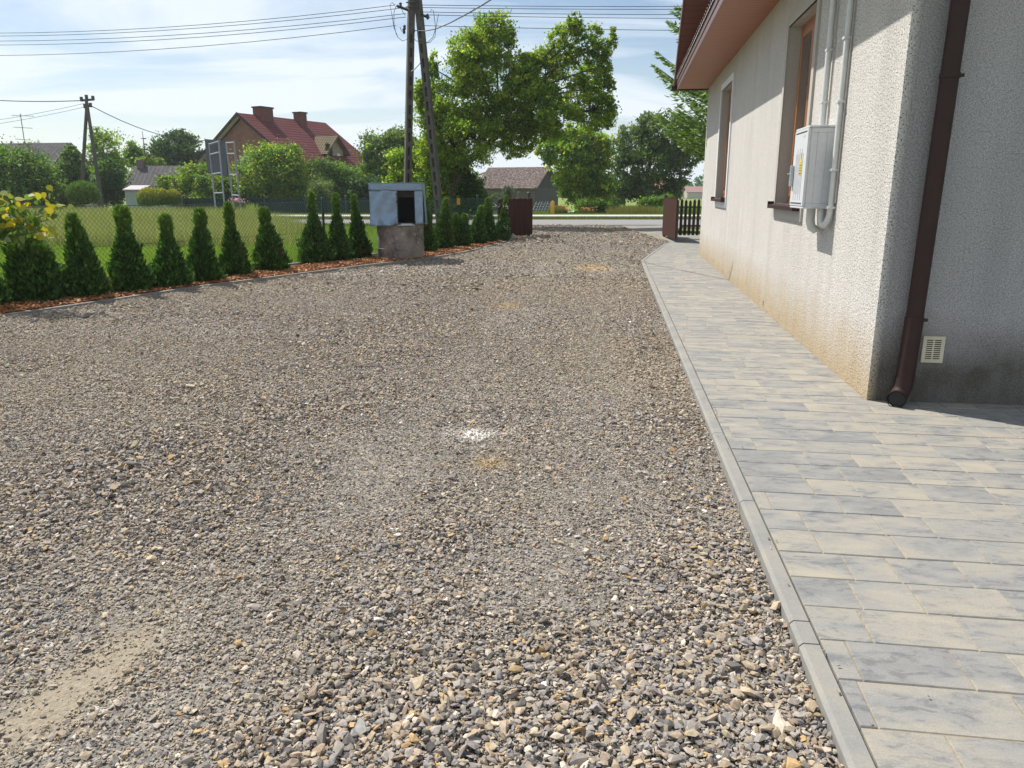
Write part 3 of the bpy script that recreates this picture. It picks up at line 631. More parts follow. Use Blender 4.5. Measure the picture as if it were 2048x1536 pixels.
for nm, path, r_ in (('conduit', [(-.035, 1.80, 3.4), (-.035, 1.80, 1.83)], .025), ('conduit', [(-.03, 1.28, 3.4), (-.03, 1.28, 1.22), (-.035, 1.282, 1.15), (-.045, 1.30, 1.105), (-.055, 1.345, 1.075), (-.06, 1.395, 1.085), (-.062, 1.43, 1.13), (-.062, 1.435, 1.215)], .024),
                     ('conduit', [(-.10, 1.62, 1.215), (-.10, 1.62, 1.10), (-.085, 1.62, 1.05), (-.055, 1.62, 1.03), (-.015, 1.62, 1.03), (.0, 1.62, 1.03)], .036)):
    b = MB(); b.tube([L_(*p) for p in path], r_, 12); b.build(nm, M['white_plastic'], MC, smooth=True)
for (yy_, zz) in ((1.80, 2.05), (1.80, 2.45), (1.80, 2.95), (1.28, 2.45), (1.28, 2.0), (1.28, 1.50), (1.28, 1.215), (1.28, 2.95)):
    b = MB(); b.box(L_(-.062, yy_-.032, zz-.010), L_(-.001, yy_+.032, zz+.010)); b.build('clip', M['white_plastic'], MC, bevel=.004)
b = MB(); b.tube([L_(*p) for p in [(-.012, 1.74, 3.4), (-.012, 1.742, 2.6), (-.012, 1.738, 1.83)]], .005, 6); b.tube([L_(*p) for p in [(-.012, 1.235, 3.4), (-.012, 1.238, 1.9), (-.012, 1.236, 1.25)]], .005, 6); b.tube([L_(*p) for p in [(-.012, 1.54, 1.2), (-.014, 1.54, 1.02)]], .006, 6); b.build('cable', M['trim'], MC)

# ------------------------------------------------------------------ well with sheet metal cover
WX, WY = -2.285, 16.03
WL = empty('well', (WX, WY, 0), R(4), 'concrete ring well with a blue grey sheet metal cover box', 'well')
b = MB(); n = 48; prof = [(-.1, .472), (.19, .474), (.2, .480), (.205, .468), (.21, .470), (.45, .468), (.455, .474), (.69, .472), (.70, .46), (.70, .38), (-.1, .38)]
vs = [(r_*math.cos(2*math.pi*k/n), r_*math.sin(2*math.pi*k/n), z) for z, r_ in prof for k in range(n)]
b.add(vs, [(i*n+k, i*n+(k+1) % n, (i+1)*n+(k+1) % n, (i+1)*n+k) for i in range(len(prof)-1) for k in range(n)])
t = NT('well_concrete'); v = t.coord(); f1 = t.noise(3.2, 7, .65, v); f2 = t.noise(9, 6, .7, v); f3 = t.noise(80, 4, .6, v)
c = t.ramp(f1, [(.36, (.10, .085, .078)), (.5, (.24, .215, .195)), (.66, (.34, .31, .28))]); c = t.mix(t.math('MULTIPLY', t.ramp(f2, [(.56, 0.), (.60, 1.)]), .5), c, (.42, .40, .37))
b.build('concrete_ring', t.fin(c, .9, 0, t.bump(t.math('ADD', f2, f3), .5, .01), .2), WL, smooth=True)
t = NT('sheet_metal'); v = t.coord(); f1 = t.noise(2.2, 4, .5, v, .5); f2 = t.noise(14, 6, .7, v)
c = t.ramp(f2, [(.3, (.18, .255, .35)), (.7, (.25, .33, .43))]); SM = t.fin(c, .38, .5, t.bump(t.math('ADD', f1, t.math('MULTIPLY', f2, .06)), .6, .05), .5)
def sheet_panel(name, x0, x1, z0, z1, yf, bulge, mat, parent, nx=16, nz=16, holes=None, bottom=None):
    vs = []; fs = []
    for j in range(nz+1):
        for i in range(nx+1):
            u = i/nx; w_ = j/nz; x = x0+(x1-x0)*u; z = z0+(z1-z0)*w_
            if bottom: z += bottom(u)*(1-w_)
            vs.append((x, yf+bulge(u, w_), z))
    for j in range(nz):
        for i in range(nx): fs.append((j*(nx+1)+i, j*(nx+1)+i+1, (j+1)*(nx+1)+i+1, (j+1)*(nx+1)+i))
    o = MB().add(vs, fs).build(name, mat, parent, smooth=True, fix=False); m = o.modifiers.new('s', 'SOLIDIFY'); m.thickness = .004; return o
HB0, HB1 = -.54, .50; zb0, zb1 = .655, 1.475; yf = -.56
crum = lambda u, w_: -.014*math.sin(u*5+1)*math.sin(w_*4) + .007*math.sin(u*13-w_*9) - .085*max(0, 1-w_*3.2)*abs(math.sin(u*6.3+.5))*(1 if u < 1 else 1) + .014*math.sin(u*14)*max(0, .4-w_)
sheet_panel('front_panel', HB0, -.005, zb0, 1.345, yf, crum, SM, WL, 24, 20, bottom=lambda u: .02*u+.012*math.sin(u*9))
sheet_panel('front_panel', .335, HB1, zb0+.02, 1.345, yf, lambda u, w_: -.035*max(0, 1-w_*4)*u-.004*math.sin(w_*5), SM, WL, 6, 16, bottom=lambda u: -.0+.03*u)
sheet_panel('top_strip', HB0-.006, HB1+.006, 1.335, zb1, yf-.008, lambda u, w_: .004*math.sin(u*8), SM, WL, 16, 4)
b = MB(); b.box((HB0-.004, yf-.008, zb1), (HB1+.004, .505, zb1+.010)); b.build('lid', SM, WL, bevel=.004)
b = MB(); b.add([(HB1, yf+.004, zb1), (HB1, .5, zb1), (HB1+.035, .5, .66), (HB1+.045, yf+.004, .69), (HB1-.02, .5, .66), (HB1-.004, yf+.004, 1.0)], [(0, 1, 2, 3)]); b.build('side_panel', SM, WL, fix=False)
b = MB(); b.quad((HB0, yf+.004, zb0), (HB0, .5, zb0), (HB0, .5, zb1), (HB0, yf+.004, zb1)); b.quad((HB0, .5, zb0), (HB1, .5, zb0), (HB1, .5, zb1), (HB0, .5, zb1)); b.build('back_panel', SM, WL, fix=False)
b = MB(); b.box((HB0+.01, yf+.02, zb0+.04), (HB0+.02, .49, zb1-.01)); b.box((HB1-.03, yf+.02, zb0+.04), (HB1-.02, .49, zb1-.01)); b.box((HB0+.03, .47, zb0+.02), (HB1-.03, .48, zb1-.01)); b.build('inner_shade', M['black'], WL)  # black sheets put in as the darkness inside the metal cover
b = MB(); b.box((-.02, yf+.16, 1.21), (.34, yf+.18, 1.334)); b.build('inner_board', simple('old_board', (.035, .02, .012), (.02, .012, .008), 12), WL)
b = MB(); b.box((-.003, yf-.006, zb0+.0), (.333, yf+.03, zb0+.03)); b.box((-.0, yf-.01, zb0+.03), (.012, yf-.004, 1.335)); b.build('opening_frame', M['dark_steel'], WL)
b = MB(); b.box((-.0, yf-.02, zb0+.012), (.33, yf-.008, zb0+.03)); b.box((.06, yf-.03, zb0+.02), (.28, yf-.021, zb0+.055)); b.build('bottom_rail', M['galv'], WL)
for zz in (.8, 1.1, 1.25):
    b = MB(); b.box((-.022, yf-.012, zz), (.004, yf-.005, zz+.045)); b.build('hinge', M['dark_steel'], WL)

# ------------------------------------------------------------------ foliage builders
def quads_from(C, Dv, Wv, Ln, Wd, fold=.25):
    """leaf quads: centre C, length dir Dv, width dir Wv"""
    n = len(C); a = C-Dv*Ln[:, None]*.5; b = C+Dv*Ln[:, None]*.5; nr = np.cross(Dv, Wv)
    m = C-Dv*(Ln*.08)[:, None]
    l = m-Wv*Wd[:, None]*.5+nr*(Wd*fold)[:, None]; r = m+Wv*Wd[:, None]*.5+nr*(Wd*fold)[:, None]
    V = np.stack([a, r, b, l], 1).reshape(-1, 3); i = np.arange(n)*4
    return V, np.stack([i, i+1, i+2, i+3], 1)
def unit(v): return v/np.maximum(np.linalg.norm(v, axis=1, keepdims=True), 1e-9)
def leaf_cloud(C, size, cols, name='foliage', mat=None, parent=None, up=.35, elong=1.6, droop=0., base=None):
    n = len(C); D = rng.normal(size=(n, 3)); D[:, 2] -= droop; D = unit(D)
    Nn = rng.normal(size=(n, 3)); Nn[:, 2] += up*3; Wv = unit(np.cross(D, Nn)); s_ = size*np.exp(rng.normal(0, .28, n))
    V, Fq = quads_from(C, D, Wv, s_*elong**.5, s_/elong**.5)
    c = np.repeat(cols, 4, 0); return np_mesh(name, V, Fq, mat or M['leaf'], parent, col=c)
GREENS = {'mid': [(.075, .135, .028), (.055, .11, .024), (.10, .165, .03), (.13, .19, .03)],
          'dark': [(.035, .075, .022), (.045, .09, .025), (.028, .06, .02), (.06, .105, .026)],
          'lime': [(.17, .24, .035), (.13, .20, .03), (.22, .27, .04), (.10, .16, .03)],
          'maple': [(.10, .18, .025), (.16, .22, .025), (.24, .27, .03), (.07, .135, .022), (.30, .29, .035)],
          'olive': [(.09, .125, .05), (.07, .10, .04), (.11, .14, .055)],
          'blue': [(.06, .10, .07), (.05, .085, .06), (.08, .12, .085)],
          'gold': [(.36, .28, .03), (.28, .25, .035), (.20, .22, .04), (.14, .18, .04)],
          'pine': [(.08, .12, .055), (.11, .15, .07), (.06, .095, .045)]}
def pick(pal, n): p = np.array(GREENS[pal])*1.6; return p[rng.integers(0, len(p), n)]*rng.uniform(.75, 1.25, (n, 1))
def clumped(blobs, n, sub=26, tight=.30, shell=.55):
    """leaf positions: clumps scattered in ellipsoids, leaves gathered round each clump -> gaps and uneven outline"""
    out = []; tot = sum(b[1][0]*b[1][1]*b[1][2] for b in blobs)**1; cl = []
    w = np.array([(b[1][0]*b[1][2])**1 for b in blobs]); w = w/w.sum(); tn = []
    for (c, r), wi in zip(blobs, w):
        r = np.array(r); k = max(6, int(sub)); d = unit(rng.normal(size=(k, 3))); rad = rng.uniform(shell**3, 1.12, k)**(1/3)
        cc = np.array(c)+d*rad[:, None]*r; m = int(n*wi); idx = rng.integers(0, k, m)
        sg = tight*r.mean()*rng.uniform(.5, 1.3, k)
        P = cc[idx]+rng.normal(size=(m, 3))*sg[idx][:, None]*np.array([1, 1, .7]); out.append(P); cl.append(cc); tn.append(rng.uniform(0, 1, k)[idx])
    return np.concatenate(out), cl, np.concatenate(tn)
def limbs(mb, trunk, clusters, r0, rng_=None, per=5):
    tp = [Vector(p) for p in trunk]
    rr = [r0*(1-.55*i/(len(tp)-1)) for i in range(len(tp))]
    mb.tube(tp, rr, 8)
    for cl in clusters:
        c = Vector(cl.mean(0)); j = min(range(len(tp)), key=lambda i: (tp[i]-c).length+(.0 if i else 1.5)); a = tp[j]
        mid = (a+c)/2+Vector((random.uniform(-.1, .1), random.uniform(-.1, .1), .12*(c-a).length)); rb = rr[j]*.5
        mb.tube([a, mid, c], [rb, rb*.7, rb*.4], 6)
        for k in range(min(per, len(cl))):
            e = Vector(cl[k]); mb.tube([c, (c+e)/2+Vector((0, 0, .03)), e], [rb*.38, rb*.25, rb*.1], 4)
def tree(name, label, cat, base, blobs, n, size, pal, trunk=None, r0=.12, sub=26, tight=.3, group=None, shell=.55, per=5, mat=None, up=.35, droop=0.):
    base = Vector(base); root = empty(name, base, 0, label, cat, group)
    bl = [((Vector(c)-base)[:], r) for c, r in blobs]
    P, cl, tn = clumped(bl, n, sub, tight, shell); P[:, 2] = np.maximum(P[:, 2], .02)
    pals = pal if isinstance(pal, (list, tuple)) else [pal]
    ch = np.minimum((tn*len(pals)+rng.normal(0, .35, len(P))).astype(int).clip(0), len(pals)-1); cols = np.stack([pick(q, len(P)) for q in pals])[ch, np.arange(len(P))]
    cols = cols*(.66+.68*((tn*7.3) % 1))[:, None]
    # whole shoots share a tone
    leaf_cloud(P, size, cols, 'crown', mat or M['leaf'], root, up, droop=droop)
    if trunk is None:
        c0 = np.mean([b[0] for b in bl], 0); trunk = [(0, 0, -.15), (c0[0]*.25, c0[1]*.2, c0[2]*.45), (c0[0]*.7, c0[1]*.7, c0[2])]
    else: trunk = [(Vector(p)-base)[:] for p in trunk]
    tb = MB(); limbs(tb, trunk, cl, r0, per=per); tb.build('trunk', M['bark'], root, smooth=True, fix=False)
    return root
def blobs_px(lst, Y):      # (px, py, r_px, [r_py]) at distance Y
    o = []
    for b in lst:
        rx = b[2]*Y/F_PX*.97; rz = (b[3] if len(b) > 3 else b[2])*Y/F_PX; dy = b[4] if len(b) > 4 else 0
        o.append((at(b[0], b[1], Y+dy), (rx, max(rx, rz)*.85 if False else rx, rz)))
    return o

# ------------------------------------------------------------------ thujas along the drive
TH = [(-6.32, 9.12, .80, .28, 'a'), (-5.98, 9.66, .82, .31, 'round'), (-5.56, 10.02, 1.03, .275, 'a'), (-5.26, 10.62, 1.11, .285, 'fork'), (-4.93, 11.1, .99, .275, 'knob'), (-4.74, 11.78, 1.06, .27, 'knob'), (-4.50, 12.6, 1.13, .26, 'topknot'),
      (-4.18, 13.45, 1.04, .30, 'knob'), (-3.76, 14.85, 1.28, .32, 'gapknob'), (-3.40, 15.3, 1.26, .27, 'topknot'), (-3.13, 15.95, 1.23, .25, 'spike'), (-1.92, 17.5, 1.19, .22, 'spike'), (-1.62, 18.4, 1.16, .235, 'a'), (-1.27, 19.2, .78, .25, 'twin'),
      (-.90, 20.1, .94, .23, 'a'), (-.60, 20.9, 1.12, .22, 'a'), (-.27, 21.5, 1.17, .23, 'spike')]
TL = ['dark thuja cut by the left edge of the photo', 'broad round topped thuja, second from the left edge', 'conical thuja between the round topped one and the fork topped one', 'tall thuja with a forked double top', 'thuja with a short blunt top just right of the fork topped one',
      'thuja with a bent bushy tip under the grassy field', 'slender thuja with a thin neck and topknot in front of the sign posts', 'squat thuja with a bulbous top and wide gap to its right', 'thuja with a round tuft separated from its crown beside the green post',
      'tall leaning thuja, second to the left of the well', 'thuja with a pale spiky tip immediately left of the well', 'pale tipped thuja immediately right of the well', 'tall dense thuja second to the right of the well', 'low thuja with twin tips, shortest right of the well',
      'mid height thuja between the twin tipped one and the tall pair by the gate', 'tall narrow thuja, second from the open gate leaf', 'thuja with white flowers at its side next to the rock and gate']
def prof(h, kind, seed):
    r = 1.0-h*.88
    body = np.where(h < .14, .72+2.0*h, r*1.13)
    if kind == 'round': body = np.where(h < .2, .8+h, np.sqrt(np.clip(1-((h-.2)/.82)**2, 0, 1)))*np.where(h > .5, 1.0, 1)
    if kind in ('knob', 'fork'): body = np.where(h > .78, .22*np.sqrt(np.clip(1-((h-.87)/.135)**2, 0, 1))+.03, np.where(h > .73, .21, np.where(h < .12, .84+1.2*h, (1.0-h*1.03)*1.12)))
    if kind in ('topknot', 'gapknob'):
        body = np.where(h < .72, (1.0-h*1.15)*1.08, 0); body = np.where(h < .14, .72+2.0*h, body)
        body = np.where(h > .76, (.27-.12*(h-.76)/.24)*np.sqrt(np.clip(1-((h-.88)/.125)**2, 0, 1)), np.where((h > .70) & (h <= .77), .04 if kind == 'gapknob' else .16, body))
    if kind == 'spike': body = np.where(h > .72, .24*(1-(h-.72)/.30), (1-h*1.02)*1.05); body = np.where(h < .14, .72+2.0*h, body)
    return np.clip(body, .03, 1.15)
thuja_mb = 0
for i, (x, y, hh, rad, kind) in enumerate(TH):
    rad += .018*(i > 4); root = empty('thuja', (x, y, -.02), random.uniform(0, 6), TL[i], 'thuja', 'thujas planted in a row along the drive'); root.rotation_euler = (R(random.gauss(0, 2.2)), R(random.gauss(0, 2.2)), random.uniform(0, 6))
    n = 9500 if y < 14 else 7000; hs = np.concatenate([rng.uniform(0, 1, n)**1.25, rng.uniform(.75, 1.0, n//8)]); th = rng.uniform(0, 2*np.pi, len(hs))
    pr = np.maximum(prof(hs, kind, i)*rad-.035, .012); bump_ = 1+.13*np.sin(th*2+hs*7+i)+.11*np.sin(th*5-hs*19+i*2)+.08*np.sin(th*11+hs*37)
    q = rng.uniform(.55, 1.0, len(hs))**.6; lump = 1+(.10+.22*np.clip(hs-.35, 0, 1))*np.clip(fbm(th*1.3+i*5, hs*9, 1.3, 31+i), -1, 1); rr = pr*bump_*lump*q*rng.uniform(.86, 1.18, len(hs))+np.abs(rng.normal(0, .022, len(hs)))
    cx = np.clip((hs-.6)/.3, 0, 1)*.055*math.sin(i*2.1)
    if kind in ('fork', 'twin'):
        sgn = np.where(rng.uniform(size=len(hs)) < .5, -1, 1); amt = .22 if kind == 'fork' else .40; cx = sgn*rad*amt*np.clip((hs-(.74 if kind == 'fork' else .35))/.15, 0, 1)+(sgn > 0)*.0
        root.rotation_euler = (0, 0, R(-35) if kind == 'fork' else R(10))
    C = np.stack([cx+rr*np.cos(th), rr*np.sin(th), hs*hh*rng.uniform(.97, 1.03, len(hs))+.02], 1)
    out = np.stack([np.cos(th), np.sin(th), np.full(len(hs), 1.3)], 1)+rng.normal(0, .45, (len(hs), 3)); D = unit(out)
    Wv = unit(np.cross(D, rng.normal(size=(len(hs), 3)))); s_ = rng.uniform(.030, .072, len(hs))
    V, Fq = quads_from(C, D, Wv, s_*1.25, s_*.62, .15)
    pal = np.array([(.046, .115, .022), (.065, .145, .030), (.032, .08, .019), (.10, .19, .04)]); c = pal[rng.integers(0, 4, len(hs))]*rng.uniform(.7, 1.25, (len(hs), 1))
    tipc = np.clip((hs-.62)/.35, 0, 1)[:, None]*.7; c = c*(1-tipc)+np.array([.15, .25, .04])*tipc; lt_ = (rng.uniform(size=len(hs)) < .10)[:, None]; c = np.where(lt_, c*1.7, c); bp = np.exp(-((th-rng.uniform(0, 6.28))/.35)**2-((hs-rng.uniform(.05, .5))/.06)**2)[:, None]*.8; c = c*(1-bp)+np.array([.16, .11, .05])*bp
    np_mesh('foliage', V, Fq, M['conifer'], root, col=np.repeat(c, 4, 0))
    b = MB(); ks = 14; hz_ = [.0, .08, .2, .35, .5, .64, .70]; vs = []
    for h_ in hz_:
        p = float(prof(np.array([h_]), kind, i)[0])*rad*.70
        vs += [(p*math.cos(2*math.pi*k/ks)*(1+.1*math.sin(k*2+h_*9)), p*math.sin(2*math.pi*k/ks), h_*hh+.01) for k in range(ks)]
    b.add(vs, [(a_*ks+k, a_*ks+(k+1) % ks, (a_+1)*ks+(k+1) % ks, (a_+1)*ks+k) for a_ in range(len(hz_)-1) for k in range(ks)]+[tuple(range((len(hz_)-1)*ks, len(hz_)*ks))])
    b.tube([(0, 0, -.05), (0, 0, hh*.97)], [.03, .006], 6); b.build('dark_core', simple('thuja_core', (.03, .038, .014), (.02, .025, .01), 20, .95) if i == 0 else bpy.data.materials['thuja_core'], root, smooth=True, fix=False)  # stem plus dark solid core that stands for the shaded inside of the foliage
    if i == 16:
        k = 60; C = np.stack([rng.normal(.16, .04, k)*0+rng.choice([.20, -.18, .1], k)+rng.normal(0, .03, k), rng.normal(-.12, .05, k), rng.choice([.42, .95, .36], k)+rng.normal(0, .04, k)], 1); leaf_cloud(C, .028, np.full((k, 3), .6), 'blossom', M['petal'], root)

# ------------------------------------------------------------------ chain link fence behind the thujas
FP = [(-8.6, 6.6), (-7.35, 8.6), (-6.35, 10.5), (-5.2, 12.3), (-4.15, 14.25), (-3.72, 15.35), (-2.45, 17.7), (-1.65, 19.2), (-.95, 21.0), (-.28, 23.5)]
FL = empty('chain_link_fence', (FP[0][0], FP[0][1], 0), 0, 'green chain link fence behind the row of thujas', 'fence')
def fl(p): return (p[0]-FP[0][0], p[1]-FP[0][1], p[2])
b = MB(); FH = 1.13; dia = .066; w_ = .0056
for (xa, ya_), (xb_, yb2) in zip(FP[:-1], FP[1:]):
    Ls = math.hypot(xb_-xa, yb2-ya_); dx, dy = (xb_-xa)/Ls, (yb2-ya_)/Ls; nx_, ny_ = -dy, dx
    for sgn in (1, -1):
        k = -int(FH/dia)-1
        while k*dia < Ls+FH:
            s0 = k*dia; # line s = s0 + sgn*z*.85
            z0, z1 = .03, FH; sa, sb_ = (s0+.85*z0, s0+.85*z1) if sgn > 0 else (s0+FH*.85-.85*z0, s0+FH*.85-.85*z1)
            # clip to 0..Ls
            def zc(s_): return z0+(s_-sa)/(sb_-sa)*(z1-z0)
            lo, hi = 0.0, 1.0
            for lim in (0.0, Ls):
                tt = (lim-sa)/(sb_-sa)
                inc = sb_ > sa
                if (lim == 0.0) == inc: lo = max(lo, tt)
                else: hi = min(hi, tt)
            if hi > lo:
                pa = (sa+(sb_-sa)*lo, z0+(z1-z0)*lo); pb = (sa+(sb_-sa)*hi, z0+(z1-z0)*hi); o_ = .0025*sgn
                A_ = (xa+dx*pa[0]+nx_*o_, ya_+dy*pa[0]+ny_*o_, pa[1]); B_ = (xa+dx*pb[0]+nx_*o_, ya_+dy*pb[0]+ny_*o_, pb[1])
                b.tube([fl(A_), fl(B_)], w_*.5, 3, cap=False)
            k += 1
    for zz in (.05, FH*.5, FH): b.tube([fl((xa, ya_, zz)), fl((xb_, yb2, zz))], .003 if zz < 1 else .004, 4)
b.build('wire_mesh', M['green_wire'], FL, fix=False)
for j, (x, y) in enumerate([FP[1], FP[5], FP[8]]):
    b = MB(); h_ = 1.20; b.tube([fl((x+.03, y+.02, -.05)), fl((x+.03, y+.02, h_))], .024, 10); b.tube([fl((x+.03, y+.02, h_)), fl((x+.03, y+.02, h_+.02))], [.027, .012], 10); b.build('post', M['green_post'], FL, smooth=True)
b = MB()
for (xa, ya_), (xb_, yb2) in zip(FP[:-1], FP[1:]):
    d = Vector((xb_-xa, yb2-ya_, 0)).normalized(); n_ = Vector((-d.y, d.x, 0))*.03; p, q = Vector(fl((xa, ya_, -.1))), Vector(fl((xb_, yb2, -.1)))
    b.add([p-n_, q-n_, q+n_, p+n_, p-n_+Vector((0, 0, .13)), q-n_+Vector((0, 0, .13)), q+n_+Vector((0, 0, .13)), p+n_+Vector((0, 0, .13))], [(0,3,2,1),(4,5,6,7),(0,1,5,4),(1,2,6,5),(2,3,7,6),(3,0,4,7)])
b.build('base_board', M['concrete'], FL)
p = at(917, 403, 20.9); b = MB(); b.box((-.045, -.006, -.085), (.045, .004, .085)); o = b.build('plate', M['orange']); o.location = (p.x, p.y-.0, p.z); tag(o, 'small orange yellow plate hung on the chain link fence', 'plate')

# ------------------------------------------------------------------ gates
def board_gate(name, hinge, end, h, label, z0=.07, sharp=True, fs=1):
    hx, hy = hinge; ex_, ey = end; Ln = math.hypot(ex_-hx, ey-hy); root = empty(name, (hx, hy, 0), math.atan2(ey-hy, ex_-hx), label, 'gate', 'brown wooden driveway gate leaves')
    b = MB(); k = int(Ln/.095); wd = Ln/k
    for i in range(k):
        x0 = i*wd+.006; x1 = (i+1)*wd-.006; hh_ = h+.015*math.sin(i*2.3)
        if sharp: b.add([(x0, -.012, z0), (x1, -.012, z0), (x1, -.012, hh_-.03), ((x0+x1)/2, -.012, hh_), (x0, -.012, hh_-.03), (x0, .012, z0), (x1, .012, z0), (x1, .012, hh_-.03), ((x0+x1)/2, .012, hh_), (x0, .012, hh_-.03)], [(0,1,2,3,4),(9,8,7,6,5),(0,5,6,1),(1,6,7,2),(2,7,8,3),(3,8,9,4),(4,9,5,0)])
        else: b.box((x0, -.012, z0), (x1, .012, hh_))
    b.build('board_panel', M['gate_wood'], root)
    b = MB(); 
    ya_, yb3 = sorted((fs*.013, fs*.055))
    for zz in (z0+.12, h-.22): b.box((.046, ya_, zz), (Ln-.046, yb3, zz+.05))
    b.box((-.0, ya_, z0), (.045, yb3, h-.05)) ; b.box((Ln-.045, ya_, z0), (Ln, yb3, h-.05)); b.build('gate_frame', M['dark_steel'], root); return root
board_gate('gate_leaf', (.60, 23.2), (-.36, 21.9), 1.13, 'left driveway gate leaf of brown boards, standing open behind the thujas', fs=-1)
board_gate('gate_leaf', (4.50, 23.4), (4.33, 20.7), 1.13, 'right driveway gate leaf of brown boards, swung open beside the paved path', sharp=False)
b = MB(); b.tube([(0, 0, -.1), (0, 0, 1.27)], .05, 12); b.tube([(0, 0, 1.27), (0, 0, 1.30)], [.055, .03], 12); o = b.build('gate_post', M['dark_steel'], None, smooth=True); o.location = (.50, 23.45, 0); tag(o, 'dark round steel post behind the left gate leaf', 'gate post', 'gate posts')
b = MB(); b.box((-.04, -.04, -.1), (.04, .04, 1.2)); o = b.build('gate_post', M['dark_steel'], bevel=.004); o.location = (4.56, 23.45, 0); tag(o, 'dark square steel post at the far end of the right gate leaf', 'gate post', 'gate posts')
WG = empty('wicket_gate', (4.62, 22.3, 0), R(-4), 'dark brown picket gate with pointed tops beside the house corner', 'gate')
for i in range(13):
    x0 = .02+i*.118; hh_ = 1.10+.02*math.sin(i*1.7); b = MB(); b.add([(x0, -.012, .10), (x0+.075, -.012, .10), (x0+.075, -.012, hh_-.06), (x0+.0375, -.012, hh_), (x0, -.012, hh_-.06), (x0, .012, .10), (x0+.075, .012, .10), (x0+.075, .012, hh_-.06), (x0+.0375, .012, hh_), (x0, .012, hh_-.06)], [(0,1,2,3,4),(9,8,7,6,5),(0,5,6,1),(1,6,7,2),(2,7,8,3),(3,8,9,4),(4,9,5,0)]); b.build('picket', M['picket'], WG)
b = MB(); b.box((-.03, .013, .17), (1.6, .045, .21)); b.box((-.03, .013, .86), (1.6, .045, .90)); b.box((-.07, -.03, -.1), (-.02, .03, 1.12)); b.build('rail', M['dark_steel'], WG)
# rock by the gate
v, f, c = rocks(np.array([(0., 0, .05)]), np.array([.52]), ICO, IF, .75, .2, .22, np.array([(.36, .31, .25)]))
o = np_mesh('rock', v, f, M['stone'], col=c); o.location = (-.02, 22.1, 0); tag(o, 'pale rounded rock at the foot of the left gate leaf', 'rock')

# ------------------------------------------------------------------ concrete poles
def h_pole(name, parent, a, b_, w0, w1, dpt, yaw, n=20, solid_top=.2, web=False):
    """pole with rows of oval openings between two chords, from a to b_"""
    a = Vector(a); b_ = Vector(b_); ax = (b_-a).normalized(); Ln = (b_-a).length
    sx = Vector((math.cos(yaw), math.sin(yaw), 0)); sx = (sx-ax*sx.dot(ax)).normalized(); sy = ax.cross(sx)
    mb = MB()
    def bx(s0, s1, u0, u1, v0, v1, wA=1, wB=1):
        vs = []
        for s_, ws in ((s0, wA), (s1, wB)):
            for u, v in ((u0, v0), (u1, v0), (u1, v1), (u0, v1)): vs.append(a+ax*s_+sx*u*ws+sy*v)
        mb.add(vs, [(0,3,2,1),(4,5,6,7),(0,1,5,4),(1,2,6,5),(2,3,7,6),(3,0,4,7)])
    W = lambda s_: (w0+(w1-w0)*s_/Ln)/2; ct = .42; top = Ln*(1-solid_top); st = top/n
    for i in range(n):
        s0, s1 = i*st, (i+1)*st; 
        for sg in (-1, 1):
            u = [sg*W(s0)*ct, sg*W(s0)]; bx(s0, s1, min(u), max(u), -dpt/2, dpt/2, 1, W(s1)/W(s0))
        wi = W(s0)*ct; hs_ = .30*st
        if web: bx(s0+hs_-.002, s1+.001, -wi+.001, wi-.001, .03, .045)
        bx(s0-.0, s0+hs_, -wi+.0005, wi-.0005, -dpt/2+.008, dpt/2-.008)
        # rounded corners of the opening
        for sg in (-1, 1):
            p = [a+ax*(s0+hs_)+sx*sg*(wi-.0005)+sy*v for v in (-dpt/2+.01, dpt/2-.01)]; q = [a+ax*(s0+hs_)+sx*sg*wi*.2+sy*v for v in (-dpt/2+.01, dpt/2-.01)]; r_ = [a+ax*(s0+hs_+wi*.9)+sx*sg*(wi-.0005)+sy*v for v in (-dpt/2+.01, dpt/2-.01)]
            mb.add([*p, *q, *r_], [(0, 2, 4), (1, 5, 3), (2, 3, 5, 4)])
            p = [a+ax*(s1)+sx*sg*(wi-.0005)+sy*v for v in (-dpt/2+.01, dpt/2-.01)]; q = [a+ax*(s1)+sx*sg*wi*.2+sy*v for v in (-dpt/2+.01, dpt/2-.01)]; r_ = [a+ax*(s1-wi*.9)+sx*sg*(wi-.0005)+sy*v for v in (-dpt/2+.01, dpt/2-.01)]
            mb.add([*p, *q, *r_], [(0, 4, 2), (1, 3, 5), (2, 4, 5, 3)])
    bx(top, Ln, -W(top), W(top), -dpt/2, dpt/2, 1, W(Ln)/W(top))
    return mb.build(name, M['pole'], parent)
PY = 27.0; pb = at(812, 457, PY); pt = at(824, -45, PY); PP = empty('utility_pole', (pb.x, PY, 0), 0, 'tall twin leg concrete utility pole with oval openings behind the well', 'utility pole', 'utility poles')
def lp(v): return Vector(v)-Vector((pb.x, PY, 0))
h_pole('pole_leg', PP, lp((pb.x, PY, -.3)), lp(pt), .235, .20, .18, R(24), 15, .20, True)
b2 = at(884, 462, PY-.5); t2 = at(832, -40, PY+.1); h_pole('brace_leg', PP, lp((b2.x, PY-.5, -.3)), lp(t2), .25, .195, .18, R(-22), 15, .18)
b = MB(); ca = at(794, 12, PY-.35); cb_ = at(858, 35, PY+.1+.5)
d = (cb_-ca); b.tube([lp(ca), lp(cb_)], .045, 4); b.tube([lp(at(812, 5, PY-.15)), lp(at(838, 5, PY-.15))], .02, 6); b.tube([lp(at(812, 14, PY-.15)), lp(at(838, 14, PY-.15))], .02, 6); b.build('crossarm', M['dark_steel'], PP)
